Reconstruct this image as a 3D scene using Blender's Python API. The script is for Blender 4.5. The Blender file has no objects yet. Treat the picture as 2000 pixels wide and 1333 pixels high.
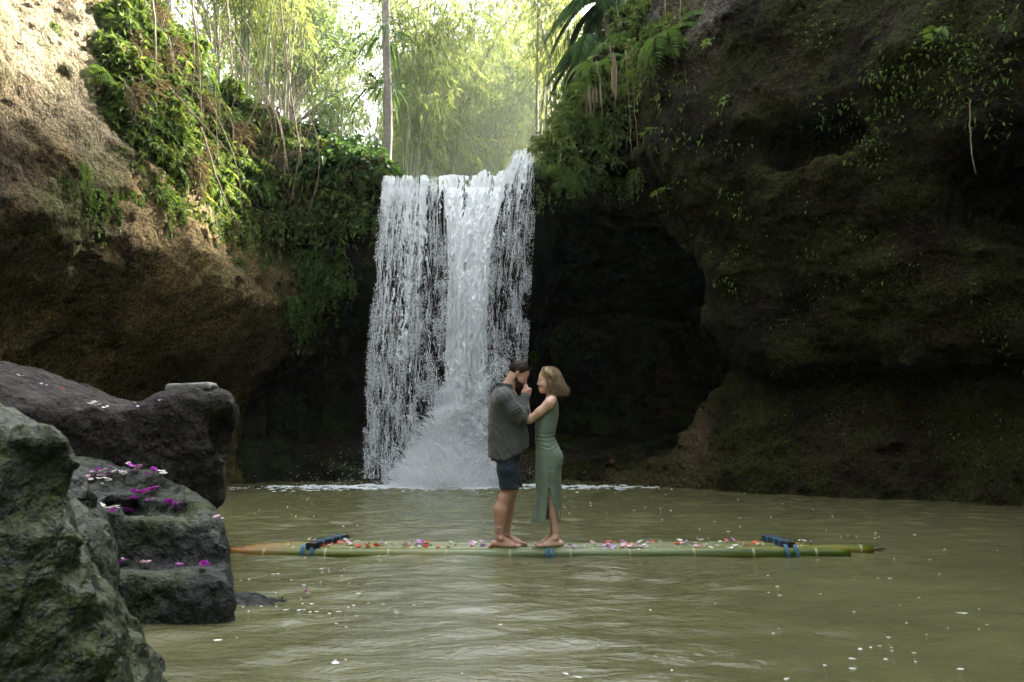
import bpy, math, random, time
import numpy as np
from mathutils import Vector, Matrix
from mathutils.bvhtree import BVHTree
T0 = time.time()
random.seed(7)
RNG = np.random.default_rng(7)
R = math.radians
SC = bpy.context.scene
COL = SC.collection

# ------------------------------------------------------------------ camera, sky, sun, exposure
CAM_H, FPX, PITCH = 1.1, 1700.0, math.atan(183.5 / 1700.0)
cd = bpy.data.cameras.new('camera')
cam = bpy.data.objects.new('camera', cd)
COL.objects.link(cam)
cam.location = (0, 0, CAM_H)
cam.rotation_euler = (math.pi / 2 + PITCH, 0, 0)
cd.sensor_width = 36.0
cd.lens = FPX / 2000 * 36
cd.clip_start = 0.05
cd.clip_end = 2000
cd.dof.use_dof = True
cd.dof.focus_distance = 8.3
cd.dof.aperture_fstop = 3.2
SC.camera = cam

SUN_EL, SUN_AZ = R(38), R(46)          # azimuth measured from +Y towards +X
wd = bpy.data.worlds.new('World')
SC.world = wd
wd.use_nodes = True
wn = wd.node_tree.nodes
wl = wd.node_tree.links
bg = wn['Background']
sky = wn.new('ShaderNodeTexSky')
sky.sky_type = 'NISHITA'
sky.sun_disc = False
sky.sun_elevation = SUN_EL
sky.sun_rotation = SUN_AZ
sky.air_density = 1.0
sky.dust_density = 3.0
sky.ozone_density = 1.0
hs = wn.new('ShaderNodeHueSaturation')
hs.inputs['Saturation'].default_value = 0.28
wl.new(sky.outputs[0], hs.inputs['Color'])
wl.new(hs.outputs[0], bg.inputs[0])
bg.inputs[1].default_value = 0.15

sl = bpy.data.lights.new('sun', 'SUN')
sl.energy = 5.0
sl.angle = R(2.0)
sl.color = (1.0, 0.93, 0.80)
sun = bpy.data.objects.new('sun', sl)
COL.objects.link(sun)
sd = Vector((math.sin(SUN_AZ) * math.cos(SUN_EL), math.cos(SUN_AZ) * math.cos(SUN_EL), math.sin(SUN_EL)))
sun.rotation_euler = sd.to_track_quat('Z', 'Y').to_euler()
sun.location = sd * 60

SC.view_settings.view_transform = 'Standard'
SC.view_settings.look = 'None'
SC.view_settings.exposure = 3.75
SC.view_settings.gamma = 1.0
SC.view_settings.use_curve_mapping = False
SC.render.engine = 'CYCLES'
SC.cycles.use_denoising = True
SC.cycles.max_bounces = 8
SC.cycles.diffuse_bounces = 4
SC.cycles.transparent_max_bounces = 16
SC.cycles.volume_bounces = 6
SC.cycles.caustics_reflective = False
SC.cycles.caustics_refractive = False
SC.cycles.sample_clamp_indirect = 4.0

# ------------------------------------------------------------------ small helpers
def ray(px, py):
    """direction of the photograph pixel (2000 x 1333)"""
    u, v = (px - 1000) / FPX, (666.5 - py) / FPX
    c, s = math.cos(PITCH), math.sin(PITCH)
    return Vector((u, c - s * v, s + c * v))

def at(px, py, Y):
    d = ray(px, py)
    t = Y / d.y
    return Vector((d.x * t, Y, CAM_H + d.z * t))

def tag(o, label=None, cat=None, group=None, kind=None):
    if label: o['label'] = label
    if cat: o['category'] = cat
    if group: o['group'] = group
    if kind: o['kind'] = kind
    return o

def empty(name, loc=(0, 0, 0), rz=0.0):
    o = bpy.data.objects.new(name, None)
    COL.objects.link(o)
    o.location = loc
    o.rotation_euler = (0, 0, rz)
    o.empty_display_size = 0.1
    return o

def mesh_np(name, V, quads=None, tris=None, smooth=True):
    """mesh from numpy arrays, fast"""
    me = bpy.data.meshes.new(name)
    V = np.asarray(V, np.float32)
    loops, starts, n = [], [], 0
    if quads is not None and len(quads):
        q = np.asarray(quads, np.int32)
        loops.append(q.ravel()); starts.append(np.arange(len(q), dtype=np.int32) * 4); n = len(q) * 4
    if tris is not None and len(tris):
        t = np.asarray(tris, np.int32)
        loops.append(t.ravel()); starts.append(n + np.arange(len(t), dtype=np.int32) * 3)
    L = np.concatenate(loops); S = np.concatenate(starts)
    me.vertices.add(len(V)); me.vertices.foreach_set('co', V.ravel())
    me.loops.add(len(L)); me.loops.foreach_set('vertex_index', L)
    me.polygons.add(len(S)); me.polygons.foreach_set('loop_start', S)
    me.polygons.foreach_set('use_smooth', np.full(len(S), smooth, bool))
    me.update(calc_edges=True)
    me.validate()
    return me

def obj(name, me, mat=None, parent=None, loc=None):
    o = bpy.data.objects.new(name, me)
    COL.objects.link(o)
    if mat is not None and not me.materials: me.materials.append(mat)
    if parent is not None: o.parent = parent
    if loc is not None: o.location = loc
    return o

class MB:
    """collects shapes into one mesh"""
    def __init__(s): s.V, s.Q, s.T, s.n = [], [], [], 0
    def add(s, V, Q=None, T=None):
        V = np.asarray(V, float).reshape(-1, 3)
        if Q is not None and len(Q): s.Q.append(np.asarray(Q, int) + s.n)
        if T is not None and len(T): s.T.append(np.asarray(T, int) + s.n)
        s.V.append(V); s.n += len(V)
    def tube(s, pts, rad, sides=8, caps=True):
        pts = np.asarray(pts, float); m = len(pts)
        rad = np.broadcast_to(np.asarray(rad, float), (m,))
        tan = np.gradient(pts, axis=0)
        tan /= np.linalg.norm(tan, axis=1)[:, None] + 1e-9
        up = np.array([0.0, 0, 1]) if abs(tan[0][2]) < 0.9 else np.array([1.0, 0, 0])
        a = np.cross(tan, up); a /= np.linalg.norm(a, axis=1)[:, None] + 1e-9
        b = np.cross(tan, a)
        th = np.linspace(0, 2 * np.pi, sides, endpoint=False)
        ring = pts[:, None] + rad[:, None, None] * (np.cos(th)[None, :, None] * a[:, None] + np.sin(th)[None, :, None] * b[:, None])
        i = np.arange(m - 1)[:, None] * sides; j = np.arange(sides)[None]
        jn = (j + 1) % sides
        q = np.stack([i + j, i + jn, i + sides + jn, i + sides + j], -1).reshape(-1, 4)
        V = ring.reshape(-1, 3); T = []
        if caps:
            V = np.vstack([V, pts[:1], pts[-1:]])
            c0, c1 = m * sides, m * sides + 1
            for k in range(sides):
                T.append([c0, (k + 1) % sides, k]); T.append([c1, (m - 1) * sides + k, (m - 1) * sides + (k + 1) % sides])
        s.add(V, q, T)
    def mesh(s, name, smooth=True):
        return mesh_np(name, np.vstack(s.V), np.vstack(s.Q) if s.Q else None, np.vstack(s.T) if s.T else None, smooth)
    def build(s, name, mat, parent=None, smooth=True, loc=None):
        return obj(name, s.mesh(name, smooth), mat, parent, loc)

# gradient noise on numpy points
_perm = np.random.default_rng(11).permutation(256)
_perm = np.concatenate([_perm, _perm, _perm])
_grad = np.random.default_rng(12).normal(size=(256, 3)).astype(np.float32)
_grad /= np.linalg.norm(_grad, axis=1)[:, None]
def pnoise(P):
    P = np.asarray(P, np.float32)
    I = np.floor(P).astype(np.int32); F = P - I
    U = F * F * F * (F * (F * 6 - 15) + 10)
    I &= 255
    out = np.zeros(len(P), np.float32)
    for dx in (0, 1):
        wx = U[:, 0] if dx else 1 - U[:, 0]
        px = _perm[I[:, 0] + dx]
        for dy in (0, 1):
            wy = U[:, 1] if dy else 1 - U[:, 1]
            py = _perm[px + I[:, 1] + dy]
            for dz in (0, 1):
                wz = U[:, 2] if dz else 1 - U[:, 2]
                g = _grad[_perm[py + I[:, 2] + dz]]
                out += wx * wy * wz * (g[:, 0] * (F[:, 0] - dx) + g[:, 1] * (F[:, 1] - dy) + g[:, 2] * (F[:, 2] - dz))
    return out * 1.5
def fbm(P, f=1.0, oct=4, gain=0.5, ridge=False):
    P = np.asarray(P, np.float32); out = np.zeros(len(P), np.float32); a = 1.0
    for k in range(oct):
        n = pnoise(P * (f * 2 ** k) + 17.3 * k)
        out += a * ((0.5 - np.abs(n)) * 1.4 if ridge else n); a *= gain
    return out

# surface nets: mesh of the zero level of a sampled field (negative inside)
def surface_nets(F, org, h):
    nx, ny, nz = F.shape
    S = F < 0
    c = [S[i:nx - 1 + i, j:ny - 1 + j, k:nz - 1 + k] for i in (0, 1) for j in (0, 1) for k in (0, 1)]
    cnt = sum(x.astype(np.int8) for x in c)
    act = (cnt > 0) & (cnt < 8)
    A = np.argwhere(act)
    idx = np.full(act.shape, -1, np.int32); idx[act] = np.arange(len(A))
    off = np.array([(i, j, k) for i in (0, 1) for j in (0, 1) for k in (0, 1)])
    val = np.stack([F[A[:, 0] + o[0], A[:, 1] + o[1], A[:, 2] + o[2]] for o in off], 1)
    sumP = np.zeros((len(A), 3)); n = np.zeros(len(A))
    for a in range(8):
        for b in range(a + 1, 8):
            if np.abs(off[a] - off[b]).sum() != 1: continue
            m = (val[:, a] < 0) != (val[:, b] < 0)
            va, vb = val[m, a], val[m, b]
            t = (va / (va - vb))[:, None]
            sumP[m] += off[a] + t * (off[b] - off[a]); n[m] += 1
    V = (A + sumP / n[:, None]) * h + org
    Q = []
    for ax in range(3):
        s0 = [slice(1, None)] * 3; s1 = [slice(1, None)] * 3
        s0[ax] = slice(0, -1)
        u, w = [(1, 2), (2, 0), (0, 1)][ax]
        base = [slice(1, d - 1) for d in F.shape]
        lo = list(base); hi = list(base)
        lo[ax] = slice(0, F.shape[ax] - 1); hi[ax] = slice(1, F.shape[ax])
        a, b = S[tuple(lo)], S[tuple(hi)]
        E = np.argwhere(a != b)
        if not len(E): continue
        flip = a[E[:, 0], E[:, 1], E[:, 2]]
        g = E.copy(); g[:, u] += 1; g[:, w] += 1
        def ci(du, dw):
            q = g.copy(); q[:, u] -= du; q[:, w] -= dw
            return idx[q[:, 0], q[:, 1], q[:, 2]]
        q = np.stack([ci(1, 1), ci(0, 1), ci(0, 0), ci(1, 0)], 1)
        q[~flip] = q[~flip][:, ::-1]
        Q.append(q)
    return V, np.vstack(Q)

def grid(lo, hi, h):
    ax = [np.arange(lo[i], hi[i] + h, h, dtype=np.float32) for i in range(3)]
    return ax

def smax(a, b, k): 
    d = np.maximum(k - np.abs(a - b), 0) / k
    return np.maximum(a, b) + d * d * k * 0.25
def smin(a, b, k): return -smax(-a, -b, k)

def poly_dist(X, Y, pts):
    """signed distance to a plan polyline: positive to the left of its direction"""
    best = np.full(X.shape, 1e9, np.float32); sg = np.zeros(X.shape, np.float32); sp = np.zeros(X.shape, np.float32)
    acc = 0.0
    for (x0, y0), (x1, y1) in zip(pts[:-1], pts[1:]):
        ex, ey = x1 - x0, y1 - y0; L = math.hypot(ex, ey)
        t = np.clip(((X - x0) * ex + (Y - y0) * ey) / L ** 2, 0, 1)
        dx, dy = X - (x0 + t * ex), Y - (y0 + t * ey)
        d = np.hypot(dx, dy); cr = ex * dy - ey * dx
        m = d < best - 1e-6
        best[m] = d[m]; sg[m] = np.sign(cr[m]); sp[m] = acc + t[m] * L
        acc += L
    return best * sg, sp

# ------------------------------------------------------------------ material helper
class NT:
    def __init__(s, name):
        s.m = bpy.data.materials.new(name); s.m.use_nodes = True
        s.t = s.m.node_tree; s.t.nodes.clear()
        s.out = s.t.nodes.new('ShaderNodeOutputMaterial')
    def n(s, typ, **kw):
        nd = s.t.nodes.new('ShaderNode' + typ)
        for k, v in kw.items():
            if k[0] == '_': setattr(nd, k[1:], v)
            else:
                key = int(k[1:]) if k[0] == 'i' and k[1:].isdigit() else k.replace('_', ' ')
                if isinstance(v, bpy.types.NodeSocket): s.t.links.new(v, nd.inputs[key])
                else: nd.inputs[key].default_value = v
        return nd
    def link(s, a, b): s.t.links.new(a, b)
    def noise(s, vec, scale, detail=4, rough=0.55, dist=0.0):
        return s.n('TexNoise', Vector=vec, Scale=scale, Detail=detail, Roughness=rough, Distortion=dist).outputs[0]
    def ramp(s, fac, *stops):
        r = s.n('ValToRGB', Fac=fac); el = r.color_ramp.elements
        while len(el) < len(stops): el.new(0.5)
        for e, (p, c) in zip(el, stops):
            e.position = p
            e.color = (c, c, c, 1) if isinstance(c, (int, float)) else (*c, 1)
        return r.outputs[0]
    def mix(s, fac, a, b, mode='MIX'):
        nd = s.t.nodes.new('ShaderNodeMix'); nd.data_type = 'RGBA'; nd.blend_type = mode
        for sock, v in ((nd.inputs['Factor'], fac), (nd.inputs[6], a), (nd.inputs[7], b)):
            if isinstance(v, bpy.types.NodeSocket): s.t.links.new(v, sock)
            elif isinstance(v, (int, float)): sock.default_value = v
            else: sock.default_value = (*v, 1)
        return nd.outputs[2]
    def math(s, op, a, b=0.0):
        nd = s.n('Math', _operation=op)
        for i, v in enumerate((a, b)):
            if isinstance(v, bpy.types.NodeSocket): s.t.links.new(v, nd.inputs[i])
            else: nd.inputs[i].default_value = v
        return nd.outputs[0]
    def done(s, bsdf): s.link(bsdf, s.out.inputs[0]); return s.m

def pos(nt, world=True):
    if world: return nt.n('NewGeometry').outputs['Position']
    return nt.n('TexCoord').outputs['Object']

def plain(name, col, rough=0.6, vary=0.25, scale=6.0, bump=0.0, bscale=60.0, spec=0.4, world=False, col2=None, sheen=0.0, sss=0.0):
    nt = NT(name); p = pos(nt, world)
    f = nt.ramp(nt.noise(p, scale, 5), (0.3, 0.0), (0.7, 1.0))
    c2 = col2 or tuple(min(1, c * (1 + vary)) for c in col)
    c1 = tuple(c * (1 - vary) for c in col) if col2 is None else col
    b = nt.n('BsdfPrincipled', Base_Color=nt.mix(f, c1, c2), Roughness=rough)
    b.inputs['Specular IOR Level'].default_value = spec
    if sheen: b.inputs['Sheen Weight'].default_value = sheen
    if sss:
        b.inputs['Subsurface Weight'].default_value = sss
        b.inputs['Subsurface Radius'].default_value = (0.02, 0.008, 0.004)
        b.inputs['Subsurface Scale'].default_value = 0.5
    if bump:
        nt.link(nt.n('Bump', Height=nt.noise(p, bscale, 4), Strength=bump, Distance=0.01).outputs[0], b.inputs['Normal'])
    return nt.done(b.outputs[0])

def rock_mat(name, dark, mid, light, moss, moss_amt, wet=0.6, bump=0.5, patch=None, spec=0.35, grit=26.0):
    """weathered volcanic tuff: banded, pitted, with moss where it faces up"""
    nt = NT(name); g = nt.n('NewGeometry'); p = g.outputs['Position']
    big = nt.noise(p, 0.35, 3, 0.6, 0.4)
    med = nt.noise(p, 2.3, 4, 0.65)
    fin = nt.noise(p, 14.0, 4, 0.7)
    c = nt.ramp(big, (0.36, dark), (0.5, mid), (0.66, light))
    c = nt.mix(nt.ramp(med, (0.35, 0.0), (0.7, 0.6)), c, dark)
    c = nt.mix(nt.ramp(fin, (0.3, 0.55), (0.62, 0.0)), c, tuple(x * 0.35 for x in dark))
    if patch:                                       # a pale fallen-away scar of given centre, radius, colour
        for ctr, rad, colr in patch:
            d = nt.n('VectorMath', _operation='DISTANCE'); nt.link(p, d.inputs[0]); d.inputs[1].default_value = ctr
            e = nt.math('ADD', nt.math('DIVIDE', d.outputs['Value'], rad), nt.math('MULTIPLY', nt.noise(p, 1.1, 5, 0.6), 0.9))
            c = nt.mix(nt.ramp(e, (1.1, 1.0), (1.5, 0.0)) if False else nt.ramp(nt.math('MULTIPLY', e, 0.5), (0.55, 0.9), (0.78, 0.0)), c, nt.mix(nt.ramp(fin, (0.3, 0.6), (0.6, 0.0)), colr, tuple(x * 0.4 for x in colr)))
    sep = nt.n('SeparateXYZ', Vector=g.outputs['Normal'])
    up = nt.ramp(sep.outputs[2], (0.30, 0.0), (0.85, 1.0))
    mm = nt.ramp(nt.noise(p, 0.8, 5, 0.72, 0.3), (0.62 - 0.34 * moss_amt, 0.0), (0.74 - 0.3 * moss_amt, 1.0))
    mm = nt.math('MULTIPLY', mm, nt.math('ADD', nt.math('MULTIPLY', up, 0.45), 0.55))
    mcol = nt.mix(fin, tuple(x * 0.45 for x in moss), tuple(x * 1.5 for x in moss))
    c = nt.mix(mm, c, mcol)
    gr = nt.ramp(nt.noise(p, 38.0, 3, 0.75), (0.34, 0.25), (0.50, 0.95), (0.64, 2.1)) if False else nt.math('MULTIPLY_ADD', nt.ramp(nt.noise(p, grit, 3, 0.8), (0.36, 0.0), (0.66, 1.0)), 2.1)
    gr.node.inputs[2].default_value = 0.12
    c = nt.mix(1.0, c, gr, 'MULTIPLY')
    rr = nt.ramp(med, (0.3, wet), (0.7, min(1, wet + 0.35)))
    b = nt.n('BsdfPrincipled', Base_Color=c, Roughness=rr)
    b.inputs['Specular IOR Level'].default_value = spec
    vor = nt.n('TexVoronoi', Vector=p, Scale=9.0).outputs[0]
    h = nt.math('ADD', nt.math('ADD', nt.math('MULTIPLY', med, 1.0), nt.math('MULTIPLY', fin, 0.5)), nt.math('MULTIPLY', vor, 0.3))
    nt.link(nt.n('Bump', Height=h, Strength=bump, Distance=0.12).outputs[0], b.inputs['Normal'])
    return nt.done(b.outputs[0])

def leaf_mat(name, c1, c2, trans=0.45, rough=0.45, yellow=None):
    nt = NT(name); g = nt.n('NewGeometry'); oi = nt.n('ObjectInfo')
    r = nt.math('ADD', nt.math('MULTIPLY', g.outputs['Random Per Island'], 0.75), nt.math('MULTIPLY', oi.outputs['Random'], 0.25))
    stops = [(0.05, c1), (0.9, c2)]
    if yellow: stops = [(0.05, c1), (0.8, c2), (0.93, yellow)]
    c = nt.ramp(r, *stops)
    b = nt.n('BsdfPrincipled', Base_Color=c, Roughness=0.62)
    b.inputs['Specular IOR Level'].default_value = 0.18
    t = nt.n('BsdfTranslucent', Color=nt.mix(0.5, c, nt.mix(1.0, c, (1.5, 1.35, 0.5), 'MULTIPLY')))
    mx = nt.n('MixShader', Fac=trans)
    nt.link(b.outputs[0], mx.inputs[1]); nt.link(t.outputs[0], mx.inputs[2])
    return nt.done(mx.outputs[0])
# ------------------------------------------------------------------ the gorge: cliffs from sampled fields
def displace_mods(o, specs, subdiv=1):
    if subdiv:
        s = o.modifiers.new('subdiv', 'SUBSURF'); s.subdivision_type = 'SIMPLE'; s.levels = subdiv; s.render_levels = subdiv
    for k, (size, strength, typ) in enumerate(specs):
        t = bpy.data.textures.new('relief', 'CLOUDS')
        t.noise_scale = size
        t.noise_depth = 4 if t.type == 'CLOUDS' else 2
        if typ == 'HARD': t.noise_type = 'HARD_NOISE'
        d = o.modifiers.new('relief', 'DISPLACE'); d.texture = t; d.strength = strength; d.mid_level = 0.5
        d.texture_coords = 'GLOBAL'

def field_mesh(name, lo, hi, h, fn, noise):
    ax = grid(lo, hi, h)
    X, Y, Z = np.meshgrid(*ax, indexing='ij')
    F = fn(X, Y, Z).astype(np.float32)
    m = np.abs(F) < 1.6
    P = np.stack([X[m], Y[m], Z[m]], 1)
    F[m] += noise(P).astype(np.float32)
    V, Q = surface_nets(F, np.array(lo, float), h)
    return V, Q

SURF = []            # (bvh, name) of the rock and ground, to stand plants on
def add_surf(name, V, Q):
    SURF.append((BVHTree.FromPolygons([tuple(v) for v in V], [tuple(q) for q in Q]), name))

def hit(px, py, only=None, maxd=90):
    """where the ray of a photograph pixel meets rock or ground"""
    o, d = Vector((0, 0, CAM_H)), ray(px, py).normalized()
    best = None
    for b, n in SURF:
        if only and n not in only: continue
        loc, nor, i, dist = b.ray_cast(o, d, maxd)
        if loc is not None and (best is None or dist < best[2]): best = (loc, nor if nor.dot(d) < 0 else -nor, dist, n)
    return best

def drop(x, y, z=40, only=None):
    best = None
    for b, n in SURF:
        if only and n not in only: continue
        loc, nor, i, dist = b.ray_cast(Vector((x, y, z)), Vector((0, 0, -1)), 100)
        if loc is not None and (best is None or loc.z > best[0].z): best = (loc, nor if nor.z > 0 else -nor, n)
    return best

M = {}
M['rock_left'] = rock_mat('tan_tuff', (0.028, 0.020, 0.009), (0.130, 0.090, 0.033), (0.230, 0.163, 0.064), (0.050, 0.056, 0.013), 0.42, 0.8, 1.0, spec=0.15,
    patch=[((-7.6, 13.0, 7.6), 2.6, (0.142, 0.113, 0.070)), ((-8.2, 14.5, 9.6), 1.3, (0.25, 0.13, 0.05))])
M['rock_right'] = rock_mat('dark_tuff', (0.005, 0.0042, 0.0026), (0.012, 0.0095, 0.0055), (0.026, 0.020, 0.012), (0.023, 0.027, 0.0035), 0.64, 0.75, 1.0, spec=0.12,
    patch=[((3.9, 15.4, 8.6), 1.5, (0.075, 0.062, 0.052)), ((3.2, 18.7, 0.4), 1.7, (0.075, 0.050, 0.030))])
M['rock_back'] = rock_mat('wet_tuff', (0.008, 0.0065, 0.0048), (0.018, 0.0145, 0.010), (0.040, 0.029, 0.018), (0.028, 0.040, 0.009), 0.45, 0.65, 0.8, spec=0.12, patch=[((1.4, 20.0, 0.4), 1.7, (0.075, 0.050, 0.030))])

RB = [(5.8, 30.0), (4.9, 19.0), (4.45, 16.4), (5.3, 14.9), (6.8, 13.6), (8.0, 12.4), (9.3, 10.0), (10.0, 6.0), (10.3, -7.0)]
RA = [(0.4, 22.3), (1.4, 20.4), (2.0, 19.5), (3.9, 17.7), (5.6, 15.9), (6.9, 14.7), (7.9, 13.5), (9.2, 11.0), (10.0, 7.0), (10.4, 0.0), (10.6, -7.0)]
LW = [(-9.5, -7.0), (-9.2, 2.0), (-8.3, 8.0), (-7.25, 12.5), (-6.35, 16.5), (-5.75, 18.8), (-5.5, 20.2), (-5.6, 30.0)]

def f_right(X, Y, Z):
    d, s = poly_dist(X[:, :, 0], Y[:, :, 0], RB)
    d, s = -d[:, :, None], s[:, :, None]
    z = Z[:1, :1, :]
    ob = np.interp(z, [-1, 1.6, 2.4, 3.1, 4.1, 5.3, 6.5, 8, 10, 14], [-0.4, -0.3, 0.0, 0.42, 0.95, 1.55, 1.95, 2.0, 1.6, 0.6])
    fb = d - ob                                    # negative inside the rock
    fb = smax(fb, (2.3 - Z) * 0.9, 0.5)
    d2, s2 = poly_dist(X[:, :, 0], Y[:, :, 0], RA)
    d2, s2 = -d2[:, :, None], s2[:, :, None]
    top = np.interp(s2, [0, 2.2, 3.2, 5.0, 6.6, 8.0, 10.0, 30], [1.1, 1.1, 1.2, 2.0, 3.0, 4.0, 4.4, 4.4])
    oa = np.interp(z, [-1, 0, 0.5, 1.0, 1.6, 2.3, 3.2, 4.5], [0.25, 0.08, 0.05, -0.1, -0.32, -0.62, -1.0, -2.2])
    fa = smax(d2 - oa, (Z - top) * 0.8, 0.9)
    f = smin(fb, fa, 0.35)
    # the roof over the cave and the shoulder beside the fall
    roof = np.maximum(np.maximum(0.75 - X + 0.10 * (Z - 6.5) ** 2 * (Z < 6.5), 17.7 - Y + 0.35 * (X - 1.0)), np.maximum(Y - 30.0, 5.75 + 0.05 * (X - 2) - Z))
    roof = smax(roof, (Z - (7.3 + 1.65 * (X - 0.6))) * 0.55, 0.5)
    f = smin(f, roof, 0.9)
    # cave hollow and the black alcove to the right
    cave = (np.sqrt(((X - 2.4) / 3.6) ** 2 + ((Y - 22.5) / 5.6) ** 2 + ((Z - 3.3) / 2.85) ** 2) - 1) * 2.6
    f = smax(f, -cave, 0.5)
    alc = (np.sqrt(((X - 8.1) / 1.9) ** 2 + ((Y - 11.4) / 2.2) ** 2 + ((Z - 4.6) / 0.95) ** 2) - 1) * 1.2
    f = smax(f, -alc, 0.5)
    alc = (np.sqrt(((X - 5.1) / 0.5) ** 2 + ((Y - 13.7) / 0.5) ** 2 + ((Z - 5.85) / 0.22) ** 2) - 1) * 0.3
    f = smax(f, -alc, 0.3)
    return f

def f_left(X, Y, Z):
    d, s = poly_dist(X[:, :, 0], Y[:, :, 0], LW)
    d = -d[:, :, None]; s = s[:, :, None]
    z = Z[:1, :1, :]
    o = np.interp(z, [-1, 0, 0.8, 1.6, 2.6, 3.4, 4.2, 5.2, 6.4, 7.6, 9.0, 11, 14], [0.0, -0.30, -0.75, -0.85, -0.25, 0.55, 0.85, 0.62, 0.25, -0.2, -0.9, -1.8, -3.5])
    # bulging buttress by the left, hollow under it
    o = o + 0.55 * np.exp(-((s - 23.0) / 1.6) ** 2) * np.exp(-((z - 3.6) / 1.0) ** 2)
    o = o - 0.45 * np.exp(-((s - 21.0) / 1.2) ** 2) * np.exp(-((z - 2.9) / 0.7) ** 2)
    f = d - o
    top = 6.9 + 0.9 * np.clip(-4.2 - X, 0, 20) + 0.12 * np.clip(19 - Y, 0, 20)
    return smax(f, (Z - top) * 0.7, 0.9)

def f_back(X, Y, Z):
    z = Z[:1, :1, :]
    x = X[:, :1, :1]
    cap = np.interp(x, [-6, 0.5, 1.3, 3.0, 4.5], [1.0, 1.0, 1.36, 1.42, 1.3])     # the hollow rises into the large cave
    z = np.where(z > 1.0, 1.0 + (z - 1.0) / cap, z) + 0 * x
    o = np.interp(z, [-1, 0.2, 0.75, 1.1, 2.2, 3.6, 4.3, 5.0, 6.0, 7.5, 12], [0.6, 0.7, 0.9, 2.1, 2.5, 2.1, 0.75, 0.25, 0.0, 0.1, 0.6])
    cav = np.interp(x, [-6, -5, -3.2, -1.4, 0.2, 1.2, 6], [0.8, 1.7, 1.5, 0.8, 1.1, 2.7, 3.0])
    w = np.clip((4.9 - z) / 0.6, 0, 1)
    o = o * (1 + (cav - 1) * w)
    f = 19.25 + o - Y
    top = np.interp(x, [-20, -7, -4.2, -3.1, -2.9, -1.4, -0.2, 0.1, 0.4, 0.9, 3, 8], [14, 9.3, 7.6, 7.05, 6.68, 6.62, 6.75, 7.25, 7.5, 7.6, 10.6, 17])
    return smax(f, (Z - top) * 0.8, 0.35)

def strata(P, a=0.5):
    w = fbm(P * np.array([0.5, 0.5, 0.5]), 0.55, 3)
    return a * w + 0.18 * fbm(P * np.array([0.8, 0.8, 2.2]), 0.9, 3, ridge=True)

CLIFF = {}
for nm, key, lo, hi, h, fn, amp in (
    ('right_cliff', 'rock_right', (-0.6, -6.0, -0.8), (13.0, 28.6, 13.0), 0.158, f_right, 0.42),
    ('left_cliff', 'rock_left', (-14.0, -6.0, -0.8), (-4.4, 28.6, 13.5), 0.158, f_left, 0.40),
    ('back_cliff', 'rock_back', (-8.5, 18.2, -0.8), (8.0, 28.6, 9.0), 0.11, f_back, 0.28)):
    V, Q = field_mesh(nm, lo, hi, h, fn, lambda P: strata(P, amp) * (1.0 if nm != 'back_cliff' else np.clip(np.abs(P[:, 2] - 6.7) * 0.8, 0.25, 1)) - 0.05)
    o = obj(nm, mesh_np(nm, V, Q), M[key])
    tag(o, kind='structure')
    displace_mods(o, [(0.75, 0.24, 'CLOUDS'), (0.20, 0.15, 'HARD')], 0 if nm == 'back_cliff' else 1)
    add_surf(nm, V, Q)
    CLIFF[nm] = o

# ground behind and above the fall, out to the horizon; the pool bed
def ground_z(X, Y):
    zt = np.interp(X, [-60, -20, -7, -4.2, -3.1, -2.8, 0.0, 0.4, 3, 8, 20, 60], [16, 14, 9.2, 7.5, 6.9, 6.3, 6.3, 7.2, 9.6, 12.5, 15, 17])
    zt = np.where(Y < -8, np.maximum(zt, 8.0), zt) + 0.02 * np.clip(Y - 22, 0, 200)
    return zt
gx = np.concatenate([np.linspace(-120, -42, 10), np.linspace(-40, 40, 161), np.linspace(42, 120, 10)])
gy = np.concatenate([np.linspace(-70, -32, 8), np.linspace(-30, 70, 201), np.linspace(75, 150, 10)])
GX, GY = np.meshgrid(gx, gy, indexing='ij')
back = np.clip((GY - 27.0) / 0.5, 0, 1)
dl, _ = poly_dist(GX.astype(np.float32), GY.astype(np.float32), [(-9.7, -400), (-9.7, 2.0), (-8.9, 8.0), (-7.9, 12.5), (-7.1, 16.5), (-6.6, 18.8), (-6.5, 30)])
dr, _ = poly_dist(GX.astype(np.float32), GY.astype(np.float32), [(6.8, 30), (6.4, 17), (7.2, 15.6), (8.6, 14.0), (9.8, 12.2), (10.6, 10.0), (11.2, 6.0), (11.4, -400)])
left = np.where(GY < 27.5, np.clip((dl - 0.6) / 0.4, 0, 1), 0) * (GX < -6)
right = np.where(GY < 27.5, np.clip((dr - 1.0) / 0.4, 0, 1), 0) * (GX > 6)
mask = np.maximum(np.maximum(np.maximum(back, left), right), np.clip((-9.0 - GY) / 0.5, 0, 1))    # unseen rise behind the viewer, added to block low light
hz = ground_z(GX, GY) + 0.35 * fbm(np.stack([GX.ravel(), GY.ravel(), GX.ravel() * 0], 1), 0.25, 3).reshape(GX.shape) * np.clip(np.abs(GX + 1.4) - 2, 0, 1)
hz = hz - 0.45
GZ = np.where(mask > 0, -1.4 + mask * (hz + 1.4), -1.4)
nxg, nyg = GX.shape
ii, jj = np.meshgrid(np.arange(nxg - 1), np.arange(nyg - 1), indexing='ij')
Qg = np.stack([ii * nyg + jj, (ii + 1) * nyg + jj, (ii + 1) * nyg + jj + 1, ii * nyg + jj + 1], -1).reshape(-1, 4)
Vg = np.stack([GX, GY, GZ], -1).reshape(-1, 3)
M['soil'] = rock_mat('forest_floor', (0.030, 0.022, 0.012), (0.05, 0.04, 0.02), (0.07, 0.055, 0.03), (0.045, 0.065, 0.015), 0.7, 0.8, 0.5)
o = obj('ground', mesh_np('ground', Vg, Qg), M['soil']); tag(o, kind='structure')
add_surf('ground', Vg, Qg)

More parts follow.
